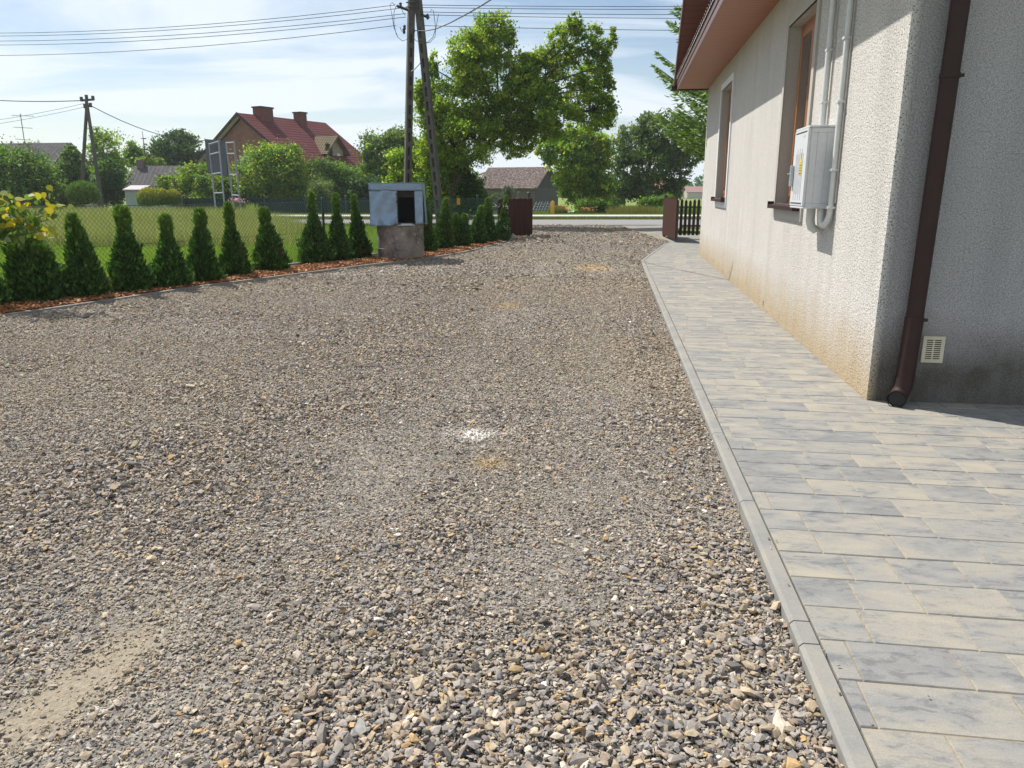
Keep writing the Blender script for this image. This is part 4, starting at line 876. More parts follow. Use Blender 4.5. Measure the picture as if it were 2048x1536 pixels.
for (px, py) in ((801, 10), (843, 26), (855, 33), (809, 55), (808, 62), (827, 61), (836, 2)):
    p = lp(at(px, py, PY-.2)); b = MB(); b.tube([p+Vector((0, 0, -.09)), p+Vector((0, 0, -.03)), p, p+Vector((0, 0, .05)), p+Vector((0, 0, .08))], [.02, .055, .035, .055, .02], 8); b.build('insulator', M['dark_steel'], PP, smooth=True)
def loop(pts, r_=.009): b = MB(); b.tube([lp(at(x, y, PY-.3)) for x, y in pts], r_, 4); b.build('jumper_wire', M['wire'], PP)
loop([(790, 10), (784, 5), (780, 10), (784, 30), (788, 55), (796, 75), (805, 82), (815, 78), (822, 66)]); loop([(792, 12), (788, 25), (788, 50), (793, 70)]); loop([(861, 25), (863, 18), (867, 22), (870, 45), (871, 58), (866, 74), (855, 85), (845, 84), (833, 82), (826, 76), (824, 66)]); loop([(877, 28), (874, 45), (871, 62), (870, 74), (860, 85), (850, 86)]); loop([(803, 18), (806, 25), (811, 31)]); loop([(800, 54), (803, 62), (808, 63)]); loop([(822, 143), (830, 138), (842, 125)], .012)
def wire(name, pts, r_, label, group=None, sag=0):
    b = MB(); P = [Vector(p) for p in pts]
    if len(P) == 2:
        a_, c_ = P; P = [a_+(c_-a_)*(i/12)-Vector((0, 0, sag*4*(i/12)*(1-i/12))) for i in range(13)]
    b.tube(P, r_, 5); return tag(b.build(name, M['wire'], None, smooth=True), label, 'power line', group)
g_ = 'overhead wires strung to the concrete pole'
LW = [((791, 10), (0, 51)), ((812, 15), (0, 57)), ((812, 27), (0, 67)), ((812, 34), (0, 75)), ((792, 51), (0, 96))]
nm_ = ['uppermost', 'second from the top', 'third from the top', 'fourth from the top', 'lowest']
for k, (p, q) in enumerate(LW):
    a_ = at(*p, PY-.1*k+.1); c_ = at(*q, PY+5); c_ = a_+(c_-a_)*1.35; wire('power_line', [a_, c_], .010, f'overhead wire running left from the concrete pole, {nm_[k]} of five', g_, sag=.35)
RW = [((838, 10), (1500, 12)), ((838, 15), (1500, 18)), ((846, 24), (1500, 29)), ((858, 30), (1500, 37)), ((838, 51), (1500, 62))]
for k, (p, q) in enumerate(RW):
    a_ = at(*p, PY+.2*k); c_ = at(*q, PY+3); wire('power_line', [a_, c_], .010, f'overhead wire running right from the concrete pole, {nm_[k]} of five', g_, sag=.03)
wire('service_cable', [at(828, 61, PY-.2), at(850, 62, 26), at(872, 58, 24.5), at(900, 46, 22.5), at(930, 30, 20.5), at(960, 13, 19), at(1000, -12, 17), at(1100, -90, 14)], .016, 'thick dark service cable rising right from the concrete pole toward the house')
# distant A pole
QY = 49.0; qb = at(165, 372, QY); 
PB = empty('utility_pole', (at(190, 400, QY).x, QY, gy(QY)), 0, 'distant A shaped utility pole above the trees at left', 'utility pole', 'utility poles'); ob = PB.location
def lq(px, py, dy=0): return at(px, py, QY+dy)-ob
b = MB(); b.tube([lq(159, 385)-Vector((0, 0, .6)), lq(173, 222), lq(173, 196)], [.115, .095, .085], 8); b.build('pole_leg', M['pole'], PB)
b = MB(); b.tube([lq(205, 415)-Vector((0, 0, .3)), lq(176, 222), lq(173, 202)], [.125, .095, .085], 8); b.build('brace_leg', M['pole'], PB)
b = MB(); b.tube([lq(162, 201), lq(187, 199)], .07, 6); b.tube([lq(168, 213), lq(178, 212)], .05, 6); b.build('crossarm', M['dark_steel'], PB)
for x_, y_ in ((163, 199), (186, 197), (173, 195), (170, 213), (181, 211)):
    b = MB(); p = lq(x_, y_); b.tube([p-Vector((0, 0, .1)), p+Vector((0, 0, .15))], .09, 6); b.build('insulator', M['dark_steel'], PB)
wire('power_line', [at(163, 201, QY), at(-60, 197, QY)], .028, 'upper faint wire running left from the distant pole', 'wires of the distant pole', .1)
wire('power_line', [at(168, 207, QY), at(-60, 247, QY+8)], .012, 'middle faint wire running left from the distant pole', 'wires of the distant pole', .1)
wire('power_line', [at(169, 214, QY), at(-60, 255, QY+8)], .012, 'lower faint wire running left from the distant pole', 'wires of the distant pole', .1)
wire('power_line', [at(181, 211, QY), at(452, 276, 70)], .026, 'wire sloping down from the distant pole to the brick house', 'wires of the distant pole', .9)

# ------------------------------------------------------------------ buildings
# red roofed brick house
def brickmat():
    t = NT('brick'); v = t.coord(); mp = t.n('ShaderNodeMapping'); t.L.new(v, mp.inputs[0]); mp.inputs['Rotation'].default_value = (R(90), 0, 0)
    bk = t.n('ShaderNodeTexBrick', Scale=1.0); t.L.new(mp.outputs[0], bk.inputs['Vector']); bk.inputs['Brick Width'].default_value = .26; bk.inputs['Row Height'].default_value = .08; bk.inputs['Mortar Size'].default_value = .012
    t.set(bk.inputs['Color1'], (.20, .062, .036)); t.set(bk.inputs['Color2'], (.27, .09, .055)); t.set(bk.inputs['Mortar'], (.24, .18, .14))
    f = t.noise(2, 5, .6, v); return t.fin(t.mix(1., bk.outputs['Color'], t.ramp(f, [(.3, .75), (.7, 1.15)]), 'MULTIPLY'), .9)
def tilemat(name, c1, c2, lines=.36):
    t = NT(name); v = t.coord('UV'); f = t.noise(1.0, 5, .6, t.coord())
    sep = t.n('ShaderNodeSeparateXYZ'); t.L.new(v, sep.inputs[0]); r_ = t.math('FRACT', t.math('DIVIDE', sep.outputs[1], lines)); w_ = t.math('SINE', t.math('MULTIPLY', sep.outputs[0], 2*math.pi/.22))
    stp = t.ramp(r_, [(0, 0.), (.10, 0.), (.3, 1.), (1, .8)]); c = t.mix(stp, tuple(q*.35 for q in c2), t.ramp(f, [(.3, c2), (.7, c1)]))
    h = t.math('ADD', t.math('MULTIPLY', w_, .5), stp); return t.fin(c, .75, 0, t.bump(h, .9, .04), .15)
def uvquad(name, pts, mat, parent):
    me = bpy.data.meshes.new(name); me.from_pydata([tuple(p) for p in pts], [], [tuple(range(len(pts)))]); uv = me.uv_layers.new(name='uv')
    a_ = Vector(pts[0]); ux = (Vector(pts[1])-a_).normalized(); nrm = ux.cross(Vector(pts[-1])-a_).normalized(); uy = nrm.cross(ux)
    for l in me.loops: d = Vector(pts[l.vertex_index])-a_; uv.data[l.index].uv = (d.dot(ux), d.dot(uy))
    o = link(name, me, mat, parent); m = o.modifiers.new('s', 'SOLIDIFY'); m.thickness = .1; m.offset = -1; return o
BR = brickmat(); RT = tilemat('red_tiles', (.17, .034, .034), (.12, .025, .026), .42); MT = tilemat('mossy_tiles', (.20, .13, .07), (.13, .095, .05), .3)
# solve in world space from corner points: gable faces left-front, ridge runs right and away
HY = 72.0; RH = empty('brick_house', (at(560, 400, HY).x, HY, gy(HY)), 0, 'brick house with steep red tiled roof and two chimneys behind the shrubs', 'house'); o0 = Vector(RH.location)
E0 = at(452, 275, HY+6)   # far-left eave end (behind gable)
rA = at(484, 226, HY); rB = at(643, 245, HY+9.5)              # ridge ends
zE = at(719, 336, HY+5).z
dr_ = Vector((rB.x-rA.x, rB.y-rA.y, 0)); Lr = dr_.length; dr_.normalize(); pn = Vector((dr_.y, -dr_.x, 0))  # toward camera/right
zR = (rA.z+rB.z)/2; run = 5.9
def hp(s_, u, z): return (rA.x+dr_.x*s_+pn.x*u, rA.y+dr_.y*s_+pn.y*u, z)
def hl(*a): return Vector(hp(*a))-o0
zEv = zE
uvquad('roof', [hl(-.6, run+.5, zEv), hl(Lr+.6, run+.5, zEv), hl(Lr+.6, 0, zR), hl(-.6, 0, zR)], RT, RH)
uvquad('roof', [hl(Lr+.6, -run-.5, zEv), hl(-.6, -run-.5, zEv), hl(-.6, 0, zR), hl(Lr+.6, 0, zR)], RT, RH)
zg = zR-.35; zw = zEv+.05; b = MB(); gz0 = gy(HY)
for s_ in (0, Lr): b.add([hl(s_, -run, gz0), hl(s_, run, gz0), hl(s_, run, zw), hl(s_, 0, zg), hl(s_, -run, zw)], [(0, 1, 2, 3, 4)])
b.quad(hl(0, run, gz0), hl(Lr, run, gz0), hl(Lr, run, zw), hl(0, run, zw)); b.quad(hl(0, -run, gz0), hl(Lr, -run, gz0), hl(Lr, -run, zw), hl(0, -run, zw)); b.build('wall', BR, RH)
b = MB()
for u0, u1 in ((run+.5, 0), (-run-.5, 0)):
    z0_, z1_ = zEv, zR; b.add([hl(-.66, u0, z0_-.25), hl(-.60, u0, z0_-.25), hl(-.60, u0, z0_+.05), hl(-.66, u0, z0_+.05), hl(-.66, u1, z1_-.25), hl(-.60, u1, z1_-.25), hl(-.60, u1, z1_+.05), hl(-.66, u1, z1_+.05)], [(0,1,2,3),(4,7,6,5),(0,4,5,1),(1,5,6,2),(2,6,7,3),(3,7,4,0)])
b.build('verge_board', M['dark_brown'], RH)
b = MB()
for u0 in (run+.48, -run-.48): b.quad(hl(-.6, u0, zEv-.13), hl(0, u0, zEv-.13), hl(0, 0, zR-.13), hl(-.6, 0, zR-.13))
b.build('soffit', M['cream'], RH, fix=False)
CHM = simple('chimney_brick', (.16, .045, .032), (.11, .032, .025), 3, .9)
def chim(s_, u, w_, d_, ztop, zbot):
    b = MB(); b.add([hl(s_+a_*w_, u+c_*d_, z) for z in (zbot, ztop) for a_, c_ in ((-1, -1), (1, -1), (1, 1), (-1, 1))], [(0,3,2,1),(4,5,6,7),(0,1,5,4),(1,2,6,5),(2,3,7,6),(3,0,4,7)]); o = b.build('chimney', CHM, RH)
    b = MB(); b.add([hl(s_+a_*(w_+.08), u+c_*(d_+.08), z) for z in (ztop, ztop+.12) for a_, c_ in ((-1, -1), (1, -1), (1, 1), (-1, 1))], [(0,3,2,1),(4,5,6,7),(0,1,5,4),(1,2,6,5),(2,3,7,6),(3,0,4,7)]); b.build('cap', M['dark_brown'], o)
kx_ = Lr/159.
chim((518-484)*kx_, .3, .75, .5, at(518, 217, HY+2).z, zR-1.2); chim((588-484)*kx_, .5, .42, .45, at(588, 227, HY+6).z, zR-1.4)
# dormer
sD = Lr*.60; uR = run*.33; zD = zR-(zR-zEv)*.36; uF = run*.86; hwD = 1.75; zF = zD-1.75; 
uvquad('dormer_roof', [hl(sD-hwD, uF+.4, zF), hl(sD, uF+.4, zD), hl(sD, uR*.4, zD), hl(sD-hwD, uR+1.4, zF)], MT, RH); uvquad('dormer_roof', [hl(sD, uF+.4, zD), hl(sD+hwD, uF+.4, zF), hl(sD+hwD, uR+1.4, zF), hl(sD, uR*.4, zD)], MT, RH)
b = MB(); b.add([hl(sD-1.3, uF-.2, zEv-.2), hl(sD+1.3, uF-.2, zEv-.2), hl(sD+1.3, uF-.2, zF+.45), hl(sD, uF-.2, zD-.15), hl(sD-1.3, uF-.2, zF+.45)], [(0, 1, 2, 3, 4)]); b.quad(hl(sD-1.3, uF-.2, zEv-.2), hl(sD-1.3, uF-3, zEv-.2), hl(sD-1.3, uF-3, zF+.45), hl(sD-1.3, uF-.2, zF+.45)); b.build('dormer_wall', simple('dormer_plaster', (.34, .27, .22), (.26, .2, .16), 2), RH, fix=False)
P = np.array([hl(sD-1.3+.9*random.random()**1.5, uF-.12+random.uniform(0, .12), zEv+random.uniform(-.2, 2.1)) for _ in range(900)]); leaf_cloud(P, .17, pick('dark', 900), 'climbing_ivy', M['leaf'], RH)
b = MB(); b.add([hl(sD+.35+a_, uF-.17+c_, z) for a_, c_, z in ((0, 0, zEv+.1), (.45, 0, zEv+.1), (.45, 0, zEv+1.3), (0, 0, zEv+1.3))], [(0, 1, 2, 3)]); b.build('window', M['white_plastic'], RH, fix=False)
b = MB(); b.add([hl(-.03, u, z) for u, z in ((-.7, zEv-.4), (.5, zEv-.4), (.5, zEv+.9), (-.7, zEv+.9))], [(0, 1, 2, 3)]); wdo = b.build('window', M['white_plastic'], RH, fix=False)
b = MB(); b.add([hl(-.05, u, z) for u, z in ((-.58, zEv-.28), (.38, zEv-.28), (.38, zEv+.78), (-.58, zEv+.78))], [(0, 1, 2, 3)]); b.build('pane', M['lens'], wdo, fix=False)
b = MB(); b.tube([hl(-.6, run+.6, zEv-.1), hl(Lr+.6, run+.6, zEv-.1)], .08, 8); b.build('gutter', M['dark_brown'], RH)

# generic small gabled building given ridge direction
def shed(name, label, cat, loc, rz, Lx, Wy, he, hr, wallm, roofm, over=.3):
    o = empty(name, loc, rz, label, cat); zr_ = hr; ov = over
    b = MB()
    for x in (0, Lx): b.add([(x, 0, 0), (x, Wy, 0), (x, Wy, he), (x, Wy/2, zr_-.08), (x, 0, he)], [(0, 1, 2, 3, 4)])
    b.quad((0, 0, 0), (Lx, 0, 0), (Lx, 0, he), (0, 0, he)); b.quad((0, Wy, 0), (Lx, Wy, 0), (Lx, Wy, he), (0, Wy, he)); b.build('wall', wallm, o)
    sl2 = (zr_-he)/(Wy/2)
    uvquad('roof', [(-ov, -ov, he-ov*sl2+.02), (Lx+ov, -ov, he-ov*sl2+.02), (Lx+ov, Wy/2, zr_+.02), (-ov, Wy/2, zr_+.02)], roofm, o); uvquad('roof', [(Lx+ov, Wy+ov, he-ov*sl2+.02), (-ov, Wy+ov, he-ov*sl2+.02), (-ov, Wy/2, zr_+.02), (Lx+ov, Wy/2, zr_+.02)], roofm, o)
    return o
def corr(name, c1, c2, pitch=.18):
    t = NT(name); v = t.coord('UV'); f = t.noise(2.2, 7, .7, t.coord()); sep = t.n('ShaderNodeSeparateXYZ'); t.L.new(v, sep.inputs[0]); w_ = t.math('SINE', t.math('MULTIPLY', sep.outputs[0], 2*math.pi/pitch))
    return t.fin(t.ramp(f, [(.35, c2), (.65, c1)]), .85, 0, t.bump(w_, .35, .03), .1)
GRC = corr('eternit', (.095, .088, .092), (.06, .057, .06), .35)
# barn with mossy roof
t = NT('mossy_roof'); v = t.coord(); f = t.noise(1.6, 7, .75, v); g = t.noise(6.5, 5, .75, v); c = t.ramp(f, [(.35, (.06, .032, .028)), (.6, (.10, .065, .056))]); c = t.mix(t.ramp(g, [(.50, 0.), (.57, 1.)]), c, (.24, .22, .20)); MR = t.fin(c, .95, 0, t.bump(g, .6, .05), .15)
BY = 80.0; bl_ = at(955, 420, BY+2.3); BA = shed('barn', 'old barn with mossy speckled roof and dark open gable end', 'barn', (bl_.x, BY+2.3, gy(BY)), R(-22), 6.4, 7.2, 2.42, 4.42, boards('barn_boards', (.13, .115, .10), (.095, .082, .07), 2, .25, .9), MR, .3)
b = MB(); b.box((6.41, .1, -.05), (6.45, 7.1, 2.3)); b.build('opening_shade', M['black'], BA)  # black slab over the closed gable, painted as the shade of the opening
b = MB(); b.add([(6.42, .05, 2.3), (6.42, 7.15, 2.3), (6.42, 3.6, 4.25)], [(0, 1, 2)]); b.build('gable_boards', simple('dark_boards', (.04, .038, .037), (.026, .025, .024), 6, .9, stretch=(1, 6, .3)), BA, fix=False)
b = MB(); b.tube([(-.35, .1, 0), (-.35, .1, 2.1)], .08, 6); b.build('lean_post', M['bark'], BA); b = MB(); b.tube([(-.35, 1.6, 0), (-.35, 1.6, 2.1)], .08, 6); b.build('lean_post', M['bark'], BA)
for k in range(3):
    b = MB(); x_ = .18*k; b.tube([(x_, 0, 0), (x_+.45, .1, 1.0)], .03, 5); b.tube([(x_+.35, 0, 0), (x_+.8, .1, 1.0)], .03, 5)
    for q in (.25, .5, .75): b.tube([(x_+.45*q, .1*q, q), (x_+.35+.45*q, .1*q, q)], .025, 5)
    o = b.build('folded_chair', M['galv'], None); p = at(1064+k*8, 420, BY-1.5); o.location = (p.x, BY-1.5, gy(BY)); tag(o, ['pale folded metal chair frame leaning at the barn opening, leftmost', 'middle one of the pale folded metal chair frames by the barn', 'pale folded metal chair frame at the barn opening, rightmost'][k], 'folded chair', 'folded chairs leaning by the barn')
# grey roofed house and shed at left
p = at(258, 400, 66); G1 = shed('farmhouse', 'low house with grey corrugated roof and a small chimney at left', 'house', (p.x, 66, gy(66)), R(8), 4.0, 5.6, at(250, 369, 66).z-gy(66), at(300, 331, 68).z-gy(66), simple('pale_wall', (.45, .42, .36)), GRC, .25)
b = MB(); b.box((.2, 2.3, 3.6), (.75, 2.85, at(260, 323, 66).z-gy(66)+.2)); b.build('chimney', simple('old_brick', (.17, .10, .085), (.12, .08, .07)), G1)
p = at(252, 405, 51); G2 = shed('tool_shed', 'small pale blue grey plank shed in front of the grey roofed house', 'shed', (p.x, 51, gy(51)), R(4), 1.05, 2.6, at(0, 379, 51).z-gy(51), at(0, 371, 51).z-gy(51), boards('shed_boards', (.42, .47, .47), (.34, .39, .39), 0, .14, .8), simple('tin', (.36, .33, .34), bump=0), .1)
p = at(-60, 400, 62); G3 = shed('outbuilding', 'long building with weathered grey roof at the far left', 'building', (p.x, 62, gy(62)), R(-10), 6.9, 6, at(0, 345, 62).z-gy(62), at(0, 283, 62).z-gy(62), simple('pale_wall2', (.4, .37, .32)), GRC, .3)
b = MB(); b.tube([(3.0, 3, 4.5), (3.0, 3, 7.6)], .03, 5)
for q in range(3): b.tube([(2.2, 3, 7.5-.9*q), (4.2-.3*q, 3, 7.4-.9*q)], .02, 4)
b.build('aerial', M['dark_steel'], G3)
p = at(1374, 396, 205); G4 = shed('bungalow', 'tiny far bungalow with pink roof seen above the picket gate', 'house', (p.x, 205, gy(205)), 0, 4.5, 5, 1.7, 3.0, simple('wall_w', (.5, .47, .42)), simple('roof_pink', (.36, .20, .17), bump=0), .3)
p = at(1310, 396, 210); G5 = shed('far_house', 'tiny far orange roofed house glimpsed through the tree right of the gate', 'house', (p.x, 210, gy(210)), 0, 7, 7, 2.6, 5.2, simple('wall_w2', (.4, .3, .25)), simple('roof_or', (.36, .15, .09), bump=0), .3)

# ------------------------------------------------------------------ sign back with ladder posts
M['sign_steel'] = simple('sign_steel', (.30, .33, .35), (.24, .27, .29), 6, .6, .2)
SG = empty('billboard', (at(450, 445, 33).x, 33, 0), 0, 'grey back of a road sign board on ladder like steel posts', 'sign'); so = Vector(SG.location)
def ls(px, py, Y): return at(px, py, Y)-so
def upr(px_t, py_t, px_b, Y): a_ = ls(px_t, py_t, Y); q = ls(px_b, 445, Y); q.z = -.1; return a_, q
mast = [((418, 286), 434, 35.5), ((437, 280), 452, 34.3), ((452, 283), 471, 31.8), ((468, 282), 484, 30.8)]
U = []
for (t_, bx_, Y) in mast:
    a_, q = upr(*t_, bx_, Y); U.append((a_, q)); b = MB(); b.tube([q, a_], .036, 8); b.build('post', M['sign_steel'], SG, smooth=True)
for i, j in ((0, 1), (2, 3)):
    for f in (.12, .38, .62, .86, .985):
        b = MB(); b.tube([U[i][1]+(U[i][0]-U[i][1])*f, U[j][1]+(U[j][0]-U[j][1])*f], .03, 6); b.build('rung', M['sign_steel'], SG)
pa, pb2, pc, pd = ls(411, 278, 37.0), ls(453, 282, 34.6), ls(457, 354, 34.6), ls(417, 346, 37.0); pa.z = pa.z; 
nrm = Vector((pb2-pa)).cross(Vector((0, 0, 1))).normalized()*.04
b = MB(); b.add([pa, pb2, pc, pd, pa+nrm, pb2+nrm, pc+nrm, pd+nrm], [(0,1,2,3),(7,6,5,4),(0,4,5,1),(1,5,6,2),(2,6,7,3),(3,7,4,0)]); b.build('sign_panel', simple('sign_back', (.05, .06, .07), (.04, .05, .06), 4, .85, .0, bump=0, spec=.1), SG)

# ------------------------------------------------------------------ trees and shrubs
TG = 'trees and shrubs beyond the road'
def T(name, label, cat, Y, bx_, bl, n, size, pal, **kw):
    p = at(bx_, 400, Y); base = (p.x, Y, gy(Y)-.05); tree(name, label, cat, base, blobs_px(bl, Y), n, size, pal, group=kw.pop('group', TG), **kw)
# the big maple beside the pole
Y = 30.0; bt = at(893, 445, Y)
trunk = [(bt.x, Y, -.1), at(905, 380, Y), at(925, 330, Y), at(965, 300, Y), at(1000, 265, Y)]
T('maple_tree', 'largest tree, leaning maple with yellow green leaves right of the concrete pole', 'tree', Y, 893,
  [(900, 230, 62, 60), (965, 150, 60, 75), (985, 70, 45, 42, .5), (935, 120, 35, 50, -.5), (1060, 210, 50, 50), (1048, 160, 38, 42), (1065, 122, 22, 22), (1090, 150, 42, 45, .6), (1135, 90, 33, 40), (1150, 48, 15, 20), (1185, 90, 22, 32), (1120, 235, 45, 45, -.6), (1185, 220, 42, 42), (1170, 160, 38, 35, .8), (1208, 130, 16, 45), (1210, 225, 20, 30), (860, 200, 30, 40), (865, 135, 12, 28), (845, 190, 14, 32), (880, 300, 40, 45), (940, 280, 55, 50, -.5), (1000, 240, 55, 45), (1030, 290, 28, 26), (1070, 265, 30, 26), (900, 345, 36, 34), (1220, 170, 10, 12), (1225, 80, 8, 22)],
  112000, .070, ['mid', 'maple', 'maple', 'lime', 'lime'], trunk=trunk, r0=.22, sub=56, tight=.165, shell=.3, per=9, droop=.4, group='roadside trees')
T('acacia_sapling', 'lime green young tree directly behind the concrete pole', 'tree', 31, 812, [(800, 335, 22, 30), (815, 370, 30, 30), (835, 340, 16, 30), (790, 380, 14, 26)], 7000, .09, 'lime', r0=.05, group='roadside trees')
T('elder_bush', 'lime and green bush between the pole legs and the maple trunk', 'bush', 30.4, 860, [(862, 330, 26, 36), (880, 375, 34, 34), (850, 395, 28, 30), (905, 400, 30, 26)], 10000, .085, ['lime', 'mid'], r0=.05, group='roadside trees')
T('dark_bush', 'dark green undergrowth at the foot of the leaning maple', 'bush', 30.6, 925, [(925, 365, 30, 40), (940, 400, 30, 28), (900, 415, 34, 20), (960, 410, 22, 16)], 10000, .08, 'dark', r0=.05, group='roadside trees')
T('round_tree', 'round dense tree right of the barn', 'tree', 50, 1155, [(1145, 315, 55, 48), (1155, 365, 40, 40), (1190, 370, 40, 40), (1160, 280, 42, 30), (1195, 310, 32, 38), (1095, 300, 22, 26), (1205, 395, 16, 16)], 30000, .14, ['mid', 'maple'], r0=.22, sub=60, tight=.17)
T('willow_tree', 'dark tree with grey green leaves nearest the gable corner of the plaster house', 'tree', 58, 1283, [(1270, 290, 42, 40), (1330, 270, 48, 40), (1310, 320, 56, 40), (1250, 350, 30, 42), (1290, 380, 30, 26), (1350, 345, 28, 32), (1375, 300, 26, 34), (1340, 385, 22, 18), (1300, 245, 24, 20), (1240, 385, 20, 24)], 30000, .14, ['dark', 'olive', 'olive'], r0=.30, sub=50, tight=.18)
T('field_bush', 'low leafy bush between the round tree and the dark tree', 'bush', 47, 1200, [(1185, 408, 22, 14), (1215, 412, 20, 12), (1165, 415, 14, 9)], 5000, .09, 'mid', r0=.04, trunk=None)
T('field_bush', 'low leafy bush at the left of the picket gate under the dark tree', 'bush', 50, 1310, [(1300, 405, 16, 10), (1330, 402, 16, 11)], 2500, .1, 'mid', r0=.04)
T('poplar_tree', 'loose grey green tree behind the concrete pole, right of the red roof', 'tree', 56, 770, [(765, 310, 38, 38), (800, 290, 32, 34), (745, 350, 32, 32), (790, 350, 40, 34), (835, 320, 30, 36), (780, 275, 18, 14)], 22000, .14, ['olive', 'mid'], r0=.14, sub=26, tight=.26)
T('lilac_bush', 'large yellow green bush in front of the brick gable', 'bush', 52, 535, [(520, 350, 42, 46), (570, 345, 40, 44), (545, 320, 36, 30), (500, 385, 32, 24), (590, 380, 30, 30), (585, 310, 18, 18)], 26000, .11, ['maple', 'mid'], r0=.08, sub=34)
T('lilac_bush', 'green bush under the right half of the red roof', 'bush', 54, 650, [(645, 345, 30, 26), (680, 360, 30, 28), (625, 385, 26, 22), (640, 395, 26, 18), (705, 380, 26, 26)], 16000, .11, ['mid', 'dark'], r0=.08)
T('olive_bush', 'small grey leaved bush below the lower eave of the red roof', 'bush', 50, 650, [(645, 378, 20, 20), (632, 395, 18, 14)], 4000, .08, 'olive', r0=.04)
T('dark_bush', 'dark bush row between the red roof and the well', 'bush', 53, 720, [(715, 385, 28, 28), (745, 380, 22, 24), (690, 400, 22, 14), (735, 400, 30, 14)], 11000, .12, 'dark', r0=.05)
T('birch_tree', 'airy birch beside the distant pole', 'tree', 56, 210, [(212, 300, 26, 34), (205, 330, 26, 26), (225, 345, 22, 26), (198, 272, 14, 16), (238, 330, 12, 20)], 7000, .12, ['mid', 'lime'], r0=.08, sub=22, tight=.32)
T('dark_conifer', 'dark narrow conifer below the birch', 'tree', 54, 228, [(222, 350, 20, 26), (222, 385, 24, 30), (205, 380, 16, 24)], 9000, .12, 'dark', r0=.08)
T('apple_tree', 'green tree left of the distant pole', 'tree', 55, 145, [(140, 330, 22, 26), (155, 355, 26, 28), (125, 355, 20, 24), (142, 302, 9, 12)], 10000, .12, ['mid', 'dark'], r0=.08)
T('oak_tree', 'broad round dark tree behind the grey roofed house', 'tree', 76, 365, [(350, 300, 32, 26), (385, 305, 26, 30), (330, 320, 26, 26), (370, 330, 34, 24), (362, 280, 22, 16)], 16000, .17, 'dark', r0=.2)
T('cherry_tree', 'small leafy tree left of the dark spruce', 'tree', 74, 270, [(268, 302, 16, 16), (280, 318, 20, 14), (258, 318, 10, 14)], 5000, .15, 'mid', r0=.1)
T('fruit_tree', 'bright green tree in front of the grey roof at its right end', 'tree', 52, 375, [(338, 368, 20, 16), (368, 370, 32, 28), (398, 350, 22, 24), (405, 385, 24, 22), (345, 385, 30, 20)], 17000, .11, ['mid', 'maple'], r0=.08)
T('walnut_tree', 'dense tree filling the far left edge above the fence', 'tree', 44, 20, [(10, 350, 52, 50), (60, 345, 38, 38), (-30, 340, 40, 50), (85, 375, 24, 28), (40, 395, 50, 24), (-10, 395, 40, 24)], 30000, .10, ['dark', 'mid'], r0=.16, sub=34)
T('yellow_tree', 'light yellow green foliage behind the grey roofed house', 'tree', 72, 290, [(285, 325, 12, 10), (312, 325, 12, 9)], 2500, .14, 'lime', r0=.06)
T('far_tree', 'faint tree top above the grey roof at far left', 'tree', 78, 75, [(72, 300, 22, 12), (55, 297, 14, 6), (90, 310, 12, 10)], 4000, .15, 'olive', r0=.1)
T('hedge', 'clipped hedge left of the distant pole', 'hedge', 50, 115, [(100, 390, 20, 20), (125, 392, 22, 22), (148, 392, 18, 22)], 9000, .09, ['dark', 'olive'], r0=.04, shell=.8)
T('hedge', 'dark mixed hedge behind the sign posts', 'hedge', 50.5, 430, [(425, 380, 26, 34), (455, 385, 22, 32), (400, 405, 26, 16), (375, 408, 22, 12), (440, 408, 32, 14)], 14000, .1, ['mid', 'dark', 'maple'], r0=.05)
# round conifers
def globe(label, x, y, rx, rz, Y, pal, n=6000, name='round_conifer', grp=None):
    p = at(x, y, Y); w_ = rx*Y/F_PX; h_ = rz*Y/F_PX; base = Vector((p.x, Y, gy(Y)-.03)); cz = p.z-base.z; root = empty(name, base, 0, label, 'conifer', grp)
    d = unit(rng.normal(size=(n, 3))); d = d[d[:, 2] > -.6]; q = rng.uniform(.75, 1.04, (len(d), 1)); C = d*q*np.array([w_, w_, h_])+np.array([0, 0, cz]); C[:, 2] = np.maximum(C[:, 2], .02); D = unit(d+np.array([0, 0, .9])+rng.normal(0, .35, (len(d), 3)))
    Wv = unit(np.cross(D, rng.normal(size=(len(d), 3)))); s_ = rng.uniform(.07, .14, len(d)); V, Fq = quads_from(C, D, Wv, s_*1.3, s_*.55)
    c = pick(pal, len(d)); 
    if pal == 'gold': f_ = np.clip(1-(d[:, 2:3]+.1)*1.3, 0, 1); c = c*(1-f_)+pick('mid', len(d))*f_
    np_mesh('foliage', V, Fq, M['conifer'], root, col=np.repeat(c, 4, 0))
    b = MB(); k = 12; vs = [(w_*.72*math.cos(2*math.pi*i/k)*math.cos(a_), w_*.72*math.sin(2*math.pi*i/k)*math.cos(a_), cz+h_*.72*math.sin(a_)) for a_ in (-1.2, -.6, 0, .6, 1.2) for i in range(k)]
    b.add(vs, [(j*k+i, j*k+(i+1) % k, (j+1)*k+(i+1) % k, (j+1)*k+i) for j in range(4) for i in range(k)]+[tuple(range(4*k, 5*k))]); b.build('dark_core', bpy.data.materials['thuja_core'], root, smooth=True, fix=False)  # dark solid core again, shade put inside the foliage shell
gg = 'golden globe conifers'
globe('largest golden yellow globe conifer, left one of three', 298, 398, 21, 21, 44, 'gold', grp=gg, name='golden_thuja'); globe('middle golden globe conifer of the three', 324, 397, 15, 18, 44.5, 'gold', 4500, grp=gg, name='golden_thuja'); globe('right golden globe conifer, next to the green hedge', 347, 398, 14, 18, 45, 'gold', 4500, grp=gg, name='golden_thuja')
globe('wide round green conifer right of the hedge', 166, 390, 29, 26, 45, 'mid', 8000)
